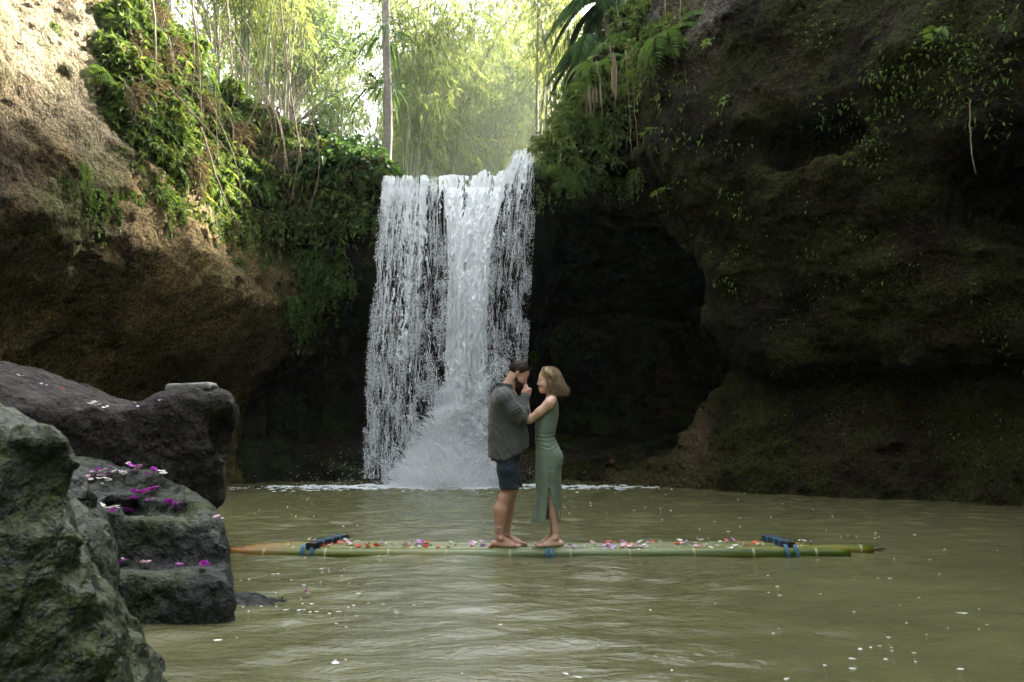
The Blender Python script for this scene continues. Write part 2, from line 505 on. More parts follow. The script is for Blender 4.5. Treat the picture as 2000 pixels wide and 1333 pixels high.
# ------------------------------------------------------------------ water of the pool
def wave_h(X, Y):
    P = np.stack([X.ravel(), Y.ravel(), np.zeros(X.size)], 1)
    warp = fbm(P, 0.35, 2).reshape(X.shape) * 0.9
    cx, cy = -1.2, 18.6                               # ripples leave the foot of the fall
    r = np.hypot(X - cx, (Y - cy)) + warp
    near = np.exp(-np.clip(r - 1.5, 0, 50) / 4.0)
    h = 0.010 * np.sin(r * 7.5 + 2.0 * warp) * (0.35 + near)
    h += 0.007 * np.sin((0.35 * X + Y) * 9.0 + 3.5 * warp) + 0.005 * np.sin((-0.5 * X + Y) * 14.0 - 5 * warp)
    Q = P * np.array([0.75, 1.9, 1.0])
    h += 0.020 * fbm(Q, 1.1, 4, 0.55).reshape(X.shape)
    h += near * 0.055 * fbm(P * np.array([1.0, 1.6, 1.0]), 2.2, 4, 0.6, ridge=True).reshape(X.shape)
    return h
wx = np.concatenate([np.linspace(-13, -6.6, 30), np.linspace(-6.5, 8.5, 260), np.linspace(8.6, 13, 22)])
wy = np.concatenate([np.linspace(-8, 2.0, 60), np.linspace(2.03, 12, 370), np.linspace(12.05, 22.5, 160)])
WX, WY = np.meshgrid(wx, wy, indexing='ij')
WZ = wave_h(WX, WY)
nxg, nyg = WX.shape
ii, jj = np.meshgrid(np.arange(nxg - 1), np.arange(nyg - 1), indexing='ij')
Qw = np.stack([ii * nyg + jj, (ii + 1) * nyg + jj, (ii + 1) * nyg + jj + 1, ii * nyg + jj + 1], -1).reshape(-1, 4)
nt = NT('murky_water'); p = pos(nt)
mp = nt.n('Mapping', Vector=p); mp.inputs['Scale'].default_value = (1.0, 2.0, 1.0)
c = nt.mix(nt.ramp(nt.noise(p, 0.5, 4, 0.6, 0.6), (0.35, 0.0), (0.7, 1.0)), (0.084, 0.085, 0.037), (0.112, 0.112, 0.050))
b = nt.n('BsdfPrincipled', Base_Color=c, Roughness=0.06, IOR=1.33)
h1 = nt.noise(mp.outputs[0], 5.0, 5, 0.6, 0.8); h2 = nt.noise(mp.outputs[0], 22.0, 3, 0.6, 0.5)
hh = nt.math('ADD', h1, nt.math('MULTIPLY', h2, 0.22))
nt.link(nt.n('Bump', Height=hh, Strength=0.35, Distance=0.06).outputs[0], b.inputs['Normal'])
M['water'] = nt.done(b.outputs[0])
o = obj('water', mesh_np('water', np.stack([WX, WY, WZ], -1).reshape(-1, 3), Qw), M['water']); tag(o, kind='structure')
print('gorge', round(time.time() - T0, 1))
# ------------------------------------------------------------------ waterfall
nt = NT('falling_water'); g = nt.n('NewGeometry')
b = nt.n('BsdfPrincipled', Base_Color=(0.93, 0.95, 0.96, 1), Roughness=0.4)
t = nt.n('BsdfTranslucent', Color=(0.93, 0.95, 0.96, 1))
mx = nt.n('MixShader', Fac=0.28); nt.link(b.outputs[0], mx.inputs[1]); nt.link(t.outputs[0], mx.inputs[2])
M['foam'] = nt.done(mx.outputs[0])

def fall_y(z, v0=0.55, z0=6.6, y0=19.08):
    return y0 - v0 * np.sqrt(np.clip(z0 - z, 0, None) / 4.9)

def px_to_world(px, py, v0, z0=6.6, y0=19.08):
    """points of a falling stream given its picture outline, at its own ballistic depth"""
    u = (px - 1000) / FPX; v = (666.5 - py) / FPX
    c, s = math.cos(PITCH), math.sin(PITCH)
    dy, dz = c - s * v, s + c * v
    Y = np.full(px.shape, 18.8)
    for _ in range(6):
        Y = fall_y(CAM_H + dz / dy * Y, v0, z0, y0)
    return np.stack([u / dy * Y, Y, CAM_H + dz / dy * Y], -1)

def lace(profile, v0, thr, seed, du=0.013, dv=0.022, jit=0.06, z0=6.6, y0=19.08, fibre=11.0):
    """sheet of falling water torn into strands: profile rows are (py, left px, right px, openness)"""
    pr = np.array(profile, float)
    py = np.arange(pr[0, 0], pr[-1, 0], dv * FPX / 18.8)
    l = np.interp(py, pr[:, 0], pr[:, 1]); r = np.interp(py, pr[:, 0], pr[:, 2]); op = np.interp(py, pr[:, 0], pr[:, 3])
    nu = max(6, int((r - l).max() / (du * FPX / 18.8)))
    U = np.linspace(0, 1, nu)[None]
    PX = l[:, None] + (r - l)[:, None] * U
    PY = np.broadcast_to(py[:, None], PX.shape)
    W = px_to_world(PX, PY, v0, z0, y0)
    width = (r - l).max() / FPX * 18.8
    tt = np.sqrt(np.clip(py - pr[0, 0], 0, None) / 600)[:, None]
    a = np.broadcast_to(U * width, PX.shape); bb = np.broadcast_to((PY - 300) / FPX * 18.8, PX.shape)
    P1 = np.stack([a * fibre / 3 + seed * 3.1, bb * (0.35 + 0.0 * a), a * 0 + seed], -1).reshape(-1, 3)
    P2 = np.stack([a * 15.0 + seed, bb * 5.5, a * 0 + 5 + seed], -1).reshape(-1, 3)
    n1 = fbm(P1, 1.0, 4, 0.6).reshape(PX.shape); n2 = fbm(P2, 1.0, 3, 0.65).reshape(PX.shape)
    edge = np.minimum(U, 1 - U) * (r - l)[:, None] / FPX * 18.8
    val = n1 * (1.0 - 0.45 * tt) + n2 * (0.45 + 0.55 * tt) - (thr + op[:, None]) - 0.35 * np.exp(-edge / 0.07)
    W[..., 1] += jit * (n2 + 0.6 * n1) - 0.05
    W[..., 0] += 0.03 * n2; W[..., 2] += 0.06 * n1[:1] * np.clip(1 - tt * 3, 0, 1)
    m, n = PX.shape
    keep = (val[:-1, :-1] + val[1:, :-1] + val[:-1, 1:] + val[1:, 1:]) / 4 > 0
    ii, jj = np.nonzero(keep)
    Q = np.stack([ii * n + jj, ii * n + jj + 1, (ii + 1) * n + jj + 1, (ii + 1) * n + jj], 1)
    used, inv = np.unique(Q, return_inverse=True)
    return W.reshape(-1, 3)[used], inv.reshape(-1, 4)

TET_V = np.array([(0, 0, 1.0), (0.94, 0, -0.33), (-0.47, 0.82, -0.33), (-0.47, -0.82, -0.33)])
TET_T = np.array([(0, 1, 2), (0, 2, 3), (0, 3, 1), (1, 3, 2)])
def drops(C, size, stretch=1.6, rot=0.5):
    n = len(C)
    sc = size[:, None, None] * np.array([0.6, 0.6, 1.0]) * np.where(np.arange(3) == 2, stretch, 1.0)
    V = TET_V[None] * sc * RNG.uniform(0.6, 1.4, (n, 4, 1))
    a = RNG.normal(0, rot, n); ca, sa = np.cos(a), np.sin(a)
    x = V[..., 0] * ca[:, None] - V[..., 2] * sa[:, None]; z = V[..., 0] * sa[:, None] + V[..., 2] * ca[:, None]
    V = np.stack([x, V[..., 1], z], -1) + C[:, None]
    return V.reshape(-1, 3), (TET_T[None] + 4 * np.arange(n)[:, None, None]).reshape(-1, 3)

def strands(profile, n, v0, lmin, lmax, rmin, rmax, z0=6.6, y0=19.08, top=1.0, clump=0.5):
    """thin threads of falling water, each a short tapered tube along its own path"""
    pr = np.array(profile, float); V_, T_ = [], []
    k = RNG.uniform(0, 1, n) ** top
    py0 = pr[0, 0] + (pr[-1, 0] - pr[0, 0]) * k
    u = np.clip(RNG.uniform(0, 1, n), 0.01, 0.99)
    u = np.clip(u + 0.075 * np.sin(u * 38 + 1.0), 0.0, 1.0)          # threads gather into ropes
    ln = RNG.uniform(lmin, lmax, n) * FPX / 18.8
    m = 5; t = np.linspace(0, 1, m)[None]
    PY = np.minimum(py0[:, None] + ln[:, None] * t, pr[-1, 0])
    U = u[:, None] + 0.022 * np.sin(t * 5 + RNG.uniform(0, 6, (n, 1)))
    PX = np.interp(PY, pr[:, 0], pr[:, 1]) * (1 - U) + np.interp(PY, pr[:, 0], pr[:, 2]) * U
    W = px_to_world(PX, PY, v0, z0, y0); W[..., 1] += RNG.normal(-0.03, 0.07, (n, 1))
    rad = (RNG.uniform(0, 1, n)[:, None] ** 2 * (rmax - rmin) + rmin) * np.sin(np.pi * (0.12 + 0.8 * t)) * RNG.uniform(0.7, 1.3, (n, m))
    th = np.array([0, 2.09, 4.19])
    ring = W[:, :, None] + rad[:, :, None, None] * np.stack([np.cos(th), np.sin(th), 0 * th], -1)[None, None]
    V = ring.reshape(-1, 3)
    b0 = (np.arange(n) * m * 3)[:, None, None]; i = np.arange(m - 1)[None, :, None] * 3; j = np.arange(3)[None, None]
    jn = (j + 1) % 3
    q = np.stack([b0 + i + j, b0 + i + jn, b0 + i + 3 + jn, b0 + i + 3 + j], -1).reshape(-1, 4)
    return V, q

FALL = empty('waterfall', (-1.3, 18.7, 0.0))
tag(FALL, 'tall white waterfall breaking into strands and spray over a dark rock lip', 'waterfall')
def fall_part(name, sheets, dr):
    mb = MB()
    for V, Q in sheets: mb.add(V, Q)
    for V, T in dr: mb.add(V, None, T)
    V = np.vstack(mb.V) - np.array(FALL.location)
    return obj(name, mesh_np(name, V, np.vstack(mb.Q) if mb.Q else None, np.vstack(mb.T) if mb.T else None), M['foam'], FALL)

def cloud(profile, n, v0, smin_, smax_, power=1.5, z0=6.6, y0=19.08, clump=0.55, spread=0.12, stretch=1.6, streak=0.0):
    """droplets inside a stream outline, clumped"""
    pr = np.array(profile, float)
    w = np.maximum(pr[:, 2] - pr[:, 1], 1) * pr[:, 3]
    py = RNG.uniform(pr[0, 0], pr[-1, 0], n * 4)
    acc = RNG.uniform(0, w.max(), n * 4) < np.interp(py, pr[:, 0], w)
    py = py[acc]
    u = RNG.uniform(0, 1, len(py))
    px = np.interp(py, pr[:, 0], pr[:, 1]) * (1 - u) + np.interp(py, pr[:, 0], pr[:, 2]) * u
    P = np.stack([px * 0.035, py * (0.018 - 0.010 * streak), px * 0 + v0 * 9], 1)
    k = fbm(P, 1.0, 3, 0.6) > RNG.normal(clump - 0.5, 0.28, len(px))
    px, py = px[k][:n], py[k][:n]
    W = px_to_world(px, py, v0, z0, y0)
    W[:, 1] += RNG.normal(0, spread, len(px))
    s = smin_ + (smax_ - smin_) * RNG.uniform(0, 1, len(px)) ** (power * 2)
    return drops(W, s, stretch)

left_a = [(346, 748, 862, 0.0), (420, 742, 858, 0.05), (520, 735, 852, 0.2), (640, 726, 850, 0.38), (800, 716, 858, 0.55), (935, 712, 866, 0.6)]
left_b = [(346, 790, 838, -0.15), (430, 785, 832, -0.1), (540, 776, 826, 0.0), (660, 765, 820, 0.2), (800, 752, 818, 0.42), (930, 745, 818, 0.5)]
left_c = [(346, 748, 790, -0.18), (430, 745, 782, -0.12), (540, 736, 772, 0.02), (660, 726, 765, 0.18), (800, 716, 760, 0.35), (935, 712, 760, 0.45)]
thin = [(347, 838, 884, 0.25), (430, 838, 880, 0.42), (520, 842, 880, 0.6)]
main_a = [(345, 862, 990, -0.15), (390, 866, 982, -0.4), (440, 872, 966, -0.55), (520, 876, 956, -0.6), (640, 872, 950, -0.5), (760, 866, 950, -0.4), (880, 850, 962, -0.35)]
main_b = [(336, 935, 990, -0.6), (380, 920, 985, -0.7), (440, 898, 965, -0.6), (520, 886, 950, -0.5), (680, 882, 946, -0.5), (860, 868, 952, -0.45)]
right_a = [(294, 1004, 1040, -0.1), (308, 1000, 1042, -0.2), (335, 985, 1042, -0.2), (380, 976, 1042, 0.05), (460, 968, 1036, 0.22), (560, 960, 1026, 0.4), (690, 950, 1020, 0.55)]
fall_part('left_veil', [lace(left_a, 0.55, 0.42, 1.0), lace(left_b, 0.62, 0.12, 2.0), lace(left_c, 0.6, 0.12, 3.0), lace(thin, 0.35, 0.05, 4.0),
                        strands(left_a, 700, 0.55, 0.2, 0.7, 0.002, 0.008, top=2.4), strands(left_b, 700, 0.62, 0.12, 0.5, 0.002, 0.010, top=1.8), strands(left_c, 700, 0.6, 0.12, 0.5, 0.002, 0.010, top=1.8), strands(thin, 70, 0.35, 0.4, 1.2, 0.002, 0.006)],
          [cloud([(r[0], r[1] - 4, r[2] + 16, w) for r, w in zip(left_a, (0.02, 0.3, 0.8, 1.0, 1.2, 0.9))], 42000, 0.58, 0.004, 0.021, clump=0.58)])
fall_part('main_chute', [lace(main_a, 0.8, 0.28, 5.0), lace(main_b, 0.95, 0.32, 6.0), lace(main_a, 0.65, 0.30, 7.0), strands(main_a, 1800, 0.85, 0.1, 0.45, 0.002, 0.010), strands(main_b, 1200, 1.0, 0.1, 0.4, 0.002, 0.010)],
          [cloud([(345, 866, 984, 0.1), (450, 870, 968, 0.4), (600, 862, 962, 1.0), (900, 840, 985, 1.3)], 36000, 0.92, 0.004, 0.024, clump=0.42)])
fall_part('right_stream', [lace(right_a, 0.5, 0.3, 8.0, z0=7.3, y0=18.95), lace(right_a, 0.65, 0.4, 9.0, z0=7.3, y0=18.95), strands(right_a, 700, 0.55, 0.12, 0.45, 0.002, 0.008, z0=7.3, y0=18.95, top=1.8)],
          [cloud([(300, 1004, 1040, 0.15), (380, 975, 1048, 0.7), (520, 958, 1040, 1.0), (720, 940, 1030, 1.0), (900, 935, 1010, 0.5)], 26000, 0.6, 0.003, 0.016, clump=0.58, z0=7.3, y0=18.95)])
# the jet thrown back to the right, and the mound of spray at the foot
n = 1300
tt = RNG.uniform(0, 1, n); C = np.array(at(922, 800, 18.0))[None] + tt[:, None] * (np.array(at(992, 694, 17.7)) - np.array(at(922, 800, 18.0)))[None]
C[:, 2] -= 0.25 * tt * tt - 0.2 * tt; C += RNG.normal(0, 1, (n, 3)) * (0.05 + 0.10 * tt)[:, None]
jet = drops(C, RNG.uniform(0.005, 0.02, n))
n = 30000
rr = RNG.uniform(0, 1, n) ** 0.6; th = RNG.uniform(0, 2 * np.pi, n)
hh = RNG.uniform(0, 1, n) ** 1.5
C = np.stack([-1.35 + 1.25 * rr * np.cos(th) * (1 - 0.78 * hh) + 0.25 * hh, 17.95 + 0.8 * rr * np.sin(th) * (1 - 0.7 * hh), 1.75 * hh * (0.55 + 0.45 * RNG.uniform(0, 1, n))], 1)
k = fbm(C, 2.2, 3, 0.6) > RNG.normal(-0.1, 0.3, n)
C = C[k]
mound = drops(C, 0.005 + 0.026 * RNG.uniform(0, 1, len(C)) ** 2.2, 1.1, 1.5)
n = 2600
C = np.stack([RNG.normal(-1.5, 1.15, n), RNG.normal(17.9, 0.45, n), np.abs(RNG.normal(0, 0.35, n))], 1)
far = drops(C, RNG.uniform(0.004, 0.012, n), 1.2, 1.0)
n = 3600                                                  # streaks thrown up and out of the foot
th = RNG.uniform(0, 2 * np.pi, n); h0 = RNG.uniform(0, 1, n) ** 1.3
S0 = np.stack([-1.3 + 1.35 * (1 - 0.8 * h0) * RNG.uniform(0.3, 1, n) * np.cos(th), 17.9 + 0.8 * (1 - 0.8 * h0) * RNG.uniform(0.3, 1, n) * np.sin(th), 1.55 * h0], 1)
out = np.stack([np.cos(th) * 0.8, np.sin(th) * 0.5, 0.9 + 0 * th], 1) + RNG.normal(0, 0.25, (n, 3))
ln_ = RNG.uniform(0.05, 0.28, n)[:, None]; rs_ = (0.003 + 0.011 * RNG.uniform(0, 1, n) ** 2)[:, None]
sd_ = np.cross(out, RNG.normal(0, 1, (n, 3))); sd_ /= np.linalg.norm(sd_, axis=1)[:, None]; s2_ = np.cross(out, sd_); s2_ /= np.linalg.norm(s2_, axis=1)[:, None]
E = S0 + out * ln_ + np.array([0, 0, -0.3]) * ln_; Mp = S0 + out * ln_ * 0.55
Vs = np.stack([S0, Mp + sd_ * rs_, Mp - 0.5 * sd_ * rs_ + 0.87 * s2_ * rs_, Mp - 0.5 * sd_ * rs_ - 0.87 * s2_ * rs_, E], 1).reshape(-1, 3)
Ts = (np.array([(0, 2, 1), (0, 3, 2), (0, 1, 3), (4, 1, 2), (4, 2, 3), (4, 3, 1)])[None] + 5 * np.arange(n)[:, None, None]).reshape(-1, 3)
Vs[:, 2] = np.maximum(Vs[:, 2], 0.0)
fall_part('splash', [], [jet, mound, far, (Vs, Ts)])
# fine spray: a soft body of droplets too small to tell apart
ax = grid((-4.4, 16.2, -0.1), (2.0, 19.6, 3.4), 0.12)
X, Y, Z = np.meshgrid(*ax, indexing='ij')
Fm = (np.sqrt(((X + 1.3) / 1.9) ** 2 + ((Y - 17.9) / 1.25) ** 2 + ((Z + 0.1) / 2.3) ** 2) - 1)
Fm = np.maximum(Fm, 0.03 - Z)
V, Q = surface_nets(Fm.astype(np.float32), np.array([-4.4, 16.2, -0.1]), 0.12)
nt = NT('fine_spray'); p = pos(nt)
d = nt.n('VectorMath', _operation='SUBTRACT'); nt.link(p, d.inputs[0]); d.inputs[1].default_value = (-1.3, 17.9, -0.1)
d2 = nt.n('VectorMath', _operation='DIVIDE'); nt.link(d.outputs[0], d2.inputs[0]); d2.inputs[1].default_value = (1.9, 1.25, 2.3)
ln = nt.n('VectorMath', _operation='LENGTH'); nt.link(d2.outputs[0], ln.inputs[0])
sx = nt.n('SeparateXYZ', Vector=d.outputs[0])
rad = nt.n('CombineXYZ', X=sx.outputs[0], Y=nt.math('MULTIPLY', sx.outputs[1], 1.5))
rl = nt.n('VectorMath', _operation='LENGTH'); nt.link(rad.outputs[0], rl.inputs[0])
cone = nt.math('MULTIPLY', nt.math('MAXIMUM', nt.math('SUBTRACT', 1.0, nt.math('MULTIPLY', sx.outputs[2], 0.47)), 0.03), 1.55)
fo = nt.math('MULTIPLY', nt.math('MAXIMUM', nt.math('SUBTRACT', 1.0, nt.math('DIVIDE', nt.math('ADD', rl.outputs['Value'], nt.math('MULTIPLY', nt.math('SUBTRACT', nt.noise(p, 1.8, 4, 0.6), 0.5), 1.1)), cone)), 0.0), nt.math('MAXIMUM', nt.math('SUBTRACT', 1.0, ln.outputs['Value']), 0.0))
nz = nt.ramp(nt.noise(p, 4.5, 4, 0.65), (0.35, 0.12), (0.65, 1.0))
vol = nt.n('VolumePrincipled', Color=(0.985, 0.99, 0.995, 1), Density=nt.math('MULTIPLY', nt.math('MULTIPLY', fo, nz), 40.0), Anisotropy=0.2)
nt.link(vol.outputs[0], nt.out.inputs[1]); M['spray'] = nt.m
o = obj('spray', mesh_np('spray', V - np.array(FALL.location), Q), M['spray'], FALL); tag(o, kind='stuff')
# stream above the lip
gx_ = np.linspace(-2.95, 0.15, 60); gy_ = np.linspace(19.22, 40, 160)
AX, AY = np.meshgrid(gx_, gy_, indexing='ij')
AZ = 6.62 + 0.03 * (AY - 19) + 0.03 * fbm(np.stack([AX.ravel(), AY.ravel() * 0.5, AX.ravel() * 0], 1), 2.5, 3).reshape(AX.shape)
ii, jj = np.meshgrid(np.arange(59), np.arange(159), indexing='ij')
Qs = np.stack([ii * 160 + jj, (ii + 1) * 160 + jj, (ii + 1) * 160 + jj + 1, ii * 160 + jj + 1], -1).reshape(-1, 4)
o = obj('stream', mesh_np('stream', np.stack([AX, AY, AZ], -1).reshape(-1, 3), Qs), M['water']); tag(o, kind='structure')

# foam on the pool, too fine to count: flecks drifting, thick at the foot of the fall
def flecks(C, size, flat=0.25, n_side=7):
    n = len(C); th = np.linspace(0, 2 * np.pi, n_side, endpoint=False)
    rad = size[:, None] * RNG.uniform(0.55, 1.3, (n, n_side))
    asp = RNG.uniform(0.6, 2.2, (n, 1)); ph = RNG.uniform(0, 6.3, (n, 1))
    x = np.cos(th)[None] * rad * asp; y = np.sin(th)[None] * rad
    xr = x * np.cos(ph * 0.15) - y * np.sin(ph * 0.15); yr = x * np.sin(ph * 0.15) + y * np.cos(ph * 0.15)
    V = np.stack([C[:, :1] + xr, C[:, 1:2] + yr, np.broadcast_to(C[:, 2:3] + 0.003, xr.shape)], -1)
    top = C + np.array([0, 0, 1]) * (0.004 + flat * size[:, None])
    V = np.concatenate([V, top[:, None]], 1).reshape(-1, 3)
    b0 = np.arange(n)[:, None] * (n_side + 1)
    T = np.stack([b0 + np.arange(n_side), b0 + (np.arange(n_side) + 1) % n_side, np.broadcast_to(b0 + n_side, (n, n_side))], -1).reshape(-1, 3)
    return V, T
def on_water(x, y): return np.stack([x, y, wave_h(x, y)], 1)
n = 11000
x = RNG.normal(-1.4, 1.45, n); y = 17.85 - np.abs(RNG.normal(0, 0.5, n)) + 0.6
k = fbm(np.stack([x, y * 2, x * 0], 1), 1.6, 3) > RNG.normal(-0.25, 0.25, n) + 0.45 * (17.6 - y).clip(0, 3)
C1 = on_water(x[k], y[k]); s1 = 0.018 + 0.055 * RNG.uniform(0, 1, len(C1)) ** 2
n = 220
x = RNG.uniform(-5, 4.5, n); y = RNG.uniform(8.8, 17, n)
k = fbm(np.stack([x, y, x * 0], 1), 0.7, 3) > RNG.normal(0.05, 0.2, n)
C2 = on_water(x[k], y[k]); s2 = RNG.uniform(0.005, 0.014, len(C2))
mb = MB(); V, T = flecks(np.vstack([C1, C2]), np.concatenate([s1, s2])); mb.add(V, None, T)
o = mb.build('foam', M['foam'])
tag(o, 'white foam flecks spread on the pool below the fall', 'foam', kind='stuff')
# larger flakes and pale petals floating nearer, each its own
M['float_white'] = plain('floating_petal', (0.72, 0.72, 0.68), 0.5, 0.1)
fl = []
rs = np.random.default_rng(5)
for k in range(5):
    mb = MB(); V, T = flecks(np.zeros((1, 3)), np.array([1.0]), 0.10, 9); mb.add(V, None, T); fl.append(mb.mesh('floating_petal'))
spots = []
for (x0, x1, y0, y1, n) in ((470, 780, 1085, 1200, 46), (380, 700, 1180, 1320, 9), (1500, 1980, 1120, 1325, 30), (760, 1500, 1150, 1320, 9), (1450, 1990, 1060, 1130, 9)):
    for _ in range(n): spots.append((rs.uniform(x0, x1), rs.uniform(y0, y1)))
spots += [(1105, 1315), (1130, 1322), (655, 1292), (675, 1291), (1912, 1235), (1810, 1240), (1535, 1328), (775, 1195)]
for px, py in spots:
    d = ray(px, py); t = -CAM_H / d.z; x, y = d.x * t, d.y * t
    big = rs.uniform(0.005, 0.012) * (1.0 if rs.uniform() < 0.8 else 1.6)
    o = obj('floating_petal', fl[rs.integers(5)], M['float_white'])
    o.location = (x, y, float(wave_h(np.array([[x]]), np.array([[y]]))[0, 0]) + 0.002)
    o.scale = (big, big, big); o.rotation_euler = (0, 0, rs.uniform(0, 6.3))
    tag(o, 'small white petal floating on the murky pool', 'petal', 'white petals floating on the pool')

# ------------------------------------------------------------------ boulders at the left bank
def blob_mesh(name, lo, hi, h, fn, noise):
    V, Q = field_mesh(name, lo, hi, h, fn, noise)
    return V, Q
def ell(X, Y, Z, c, r):
    return (np.sqrt(((X - c[0]) / r[0]) ** 2 + ((Y - c[1]) / r[1]) ** 2 + ((Z - c[2]) / r[2]) ** 2) - 1) * min(r)
def pl(X, Y, Z, p, n):
    n = np.array(n, float); n /= np.linalg.norm(n)
    return (X - p[0]) * n[0] + (Y - p[1]) * n[1] + (Z - p[2]) * n[2]
M['boulder_moss'] = rock_mat('mossy_boulder', (0.004, 0.005, 0.0045), (0.011, 0.013, 0.012), (0.028, 0.034, 0.032), (0.026, 0.037, 0.003), 0.56, 0.42, 0.9, spec=0.38, grit=30.0)
M['boulder_grey'] = rock_mat('grey_boulder', (0.011, 0.012, 0.011), (0.032, 0.036, 0.031), (0.070, 0.077, 0.067), (0.026, 0.036, 0.005), 0.45, 0.5, 0.8, spec=0.3, grit=32.0)
M['boulder_brown'] = rock_mat('brown_boulder', (0.008, 0.007, 0.0055), (0.018, 0.0155, 0.012), (0.036, 0.030, 0.022), (0.020, 0.020, 0.008), 0.12, 0.6, 1.0, spec=0.25, grit=30.0)
M['slab'] = plain('grey_slab', (0.16, 0.16, 0.155), 0.6, 0.3, 9.0, 0.5, 40)

# near mossy boulder: outline (0,760) (90,800) (200,980) (300,1200) (335,1333) at about 3.3 m
def edge_plane(X, Y, Z, p, q, pull=0.0):
    """plane through the eye and two outline pixels, rock on its lower left"""
    n = ray(*q).cross(ray(*p)).normalized()
    if n.z < 0: n = -n
    return X * n.x + Y * n.y + (Z - CAM_H) * n.z + pull
def f_near(X, Y, Z):
    f = ell(X, Y, Z, (-2.55, 3.3, -0.6), (1.9, 1.25, 2.6))
    f = smax(f, edge_plane(X, Y, Z, (-60, 745), (95, 800), 0.06), 0.10)
    f = smax(f, edge_plane(X, Y, Z, (95, 800), (200, 985), 0.06), 0.12)
    f = smax(f, edge_plane(X, Y, Z, (200, 985), (335, 1333), 0.015), 0.12)
    f = smax(f, pl(X, Y, Z, (-1.6, 2.75, 0.2), (0.45, -0.85, 0.25)), 0.25)
    return f
# layered boulder with the blossoms: steps at three heights
def f_mid(X, Y, Z):
    back = Y - 7.2
    def block(front, tilt, top, sx, sy, rx, k):
        f = smax(pl(X, Y, Z, (-2.4, front, 0.2), (0.10, -1, tilt)), Z - top - sx * (X + 2.3) - sy * (Y - front), k)
        f = smax(f, pl(X, Y, Z, (rx, front, 0.3), (1, 0.36, 0.16)), 0.10)
        return np.maximum(np.maximum(f, back), -3.8 - X)
    base = block(5.22, 0.10, 0.275, -0.02, 0.05, -1.63, 0.07)
    mid = block(5.62, 0.22, 0.565, -0.10, 0.22, -1.80, 0.09)
    top = block(6.22, 0.15, 0.865, -0.16, 0.06, -2.12, 0.09)
    f = smin(smin(base, mid, 0.03), top, 0.03)
    f = smax(f, edge_plane(X, Y, Z, (250, 912), (400, 950), 0.03), 0.10)
    f = smax(f, edge_plane(X, Y, Z, (400, 950), (476, 1075), 0.03), 0.10)
    f = smax(f, edge_plane(X, Y, Z, (476, 1075), (492, 1215), 0.03), 0.10)
    hol = ell(X, Y, Z, (-2.50, 5.98, 0.60), (0.30, 0.14, 0.06))
    und = ell(X, Y, Z, (-2.30, 6.15, 0.735), (0.50, 0.16, 0.055))
    return smax(smax(f, -hol, 0.05), -und, 0.04)
# rear brown boulder: long back with a saddle and a blunt nose
def f_rear(X, Y, Z):
    x = X
    top = np.interp(x, [-6, -4.6, -4.2, -3.6, -3.1, -2.75, -2.4, -2.25, -2.0], [1.75, 1.72, 1.60, 1.38, 1.33, 1.42, 1.46, 1.42, 1.2])
    f = smax(Z - top, np.maximum(pl(X, Y, Z, (-2.22, 7.0, 1.2), (1, 0.36, -0.06)), pl(X, Y, Z, (-2.16, 7.0, 0.75), (0.80, 0.3, -0.50))), 0.10)
    f = smax(f, pl(X, Y, Z, (-3, 6.75, 0.6), (0.12, -1, -0.12)), 0.22)
    f = smax(f, Y - 8.7 - 0.2 * Z, 0.4)
    f = smax(f, -6.0 - X, 0.3)
    hol = ell(X, Y, Z, (-2.33, 6.95, 1.12), (0.10, 0.16, 0.16))
    return smax(f, -hol, 0.05)
def f_low(X, Y, Z): return ell(X, Y, Z, (-1.76, 5.95, -0.03), (0.28, 0.2, 0.085))

BOULDERS = {}
for nm, key, lo, hi, h, fn, amp, freq, lab in (
    ('near', 'boulder_moss', (-4.3, 2.0, -0.6), (-0.8, 4.8, 1.6), 0.043, f_near, 0.10, 1.6, 'large mossy green boulder with glossy dark pits, rising from the water edge'),
    ('mid', 'boulder_grey', (-3.9, 4.6, -0.4), (-1.2, 7.3, 1.25), 0.035, f_mid, 0.05, 2.4, 'grey stepped boulder with three ledges strewn with purple and white blossoms'),
    ('rear', 'boulder_brown', (-6.3, 6.2, -0.5), (-1.6, 9.3, 2.1), 0.051, f_rear, 0.08, 1.5, 'long dark brown pitted boulder with a saddle and a grey slab on top'),
    ('low', 'boulder_grey', (-2.1, 5.6, -0.2), (-1.2, 6.3, 0.2), 0.02, f_low, 0.03, 4.0, 'low wet rock barely above the water at the foot of the stepped boulder')):
    V, Q = blob_mesh(nm, lo, hi, h, fn, lambda P: amp * fbm(P, freq, 4) + 0.3 * amp * fbm(P, freq * 5, 3, ridge=True))
    ctr = np.array([(lo[0] + hi[0]) / 2, (lo[1] + hi[1]) / 2, 0])
    o = obj('boulder', mesh_np('boulder', V - ctr, Q), M[key], loc=ctr)
    tag(o, lab, 'boulder')
    displace_mods(o, [(0.12, 0.05 if nm != 'low' else 0.02, 'CLOUDS')] if nm != 'near' else [(0.22, 0.06, 'CLOUDS'), (0.07, 0.03, 'CLOUDS')], 1)
    add_surf('boulder_' + nm, V, Q)
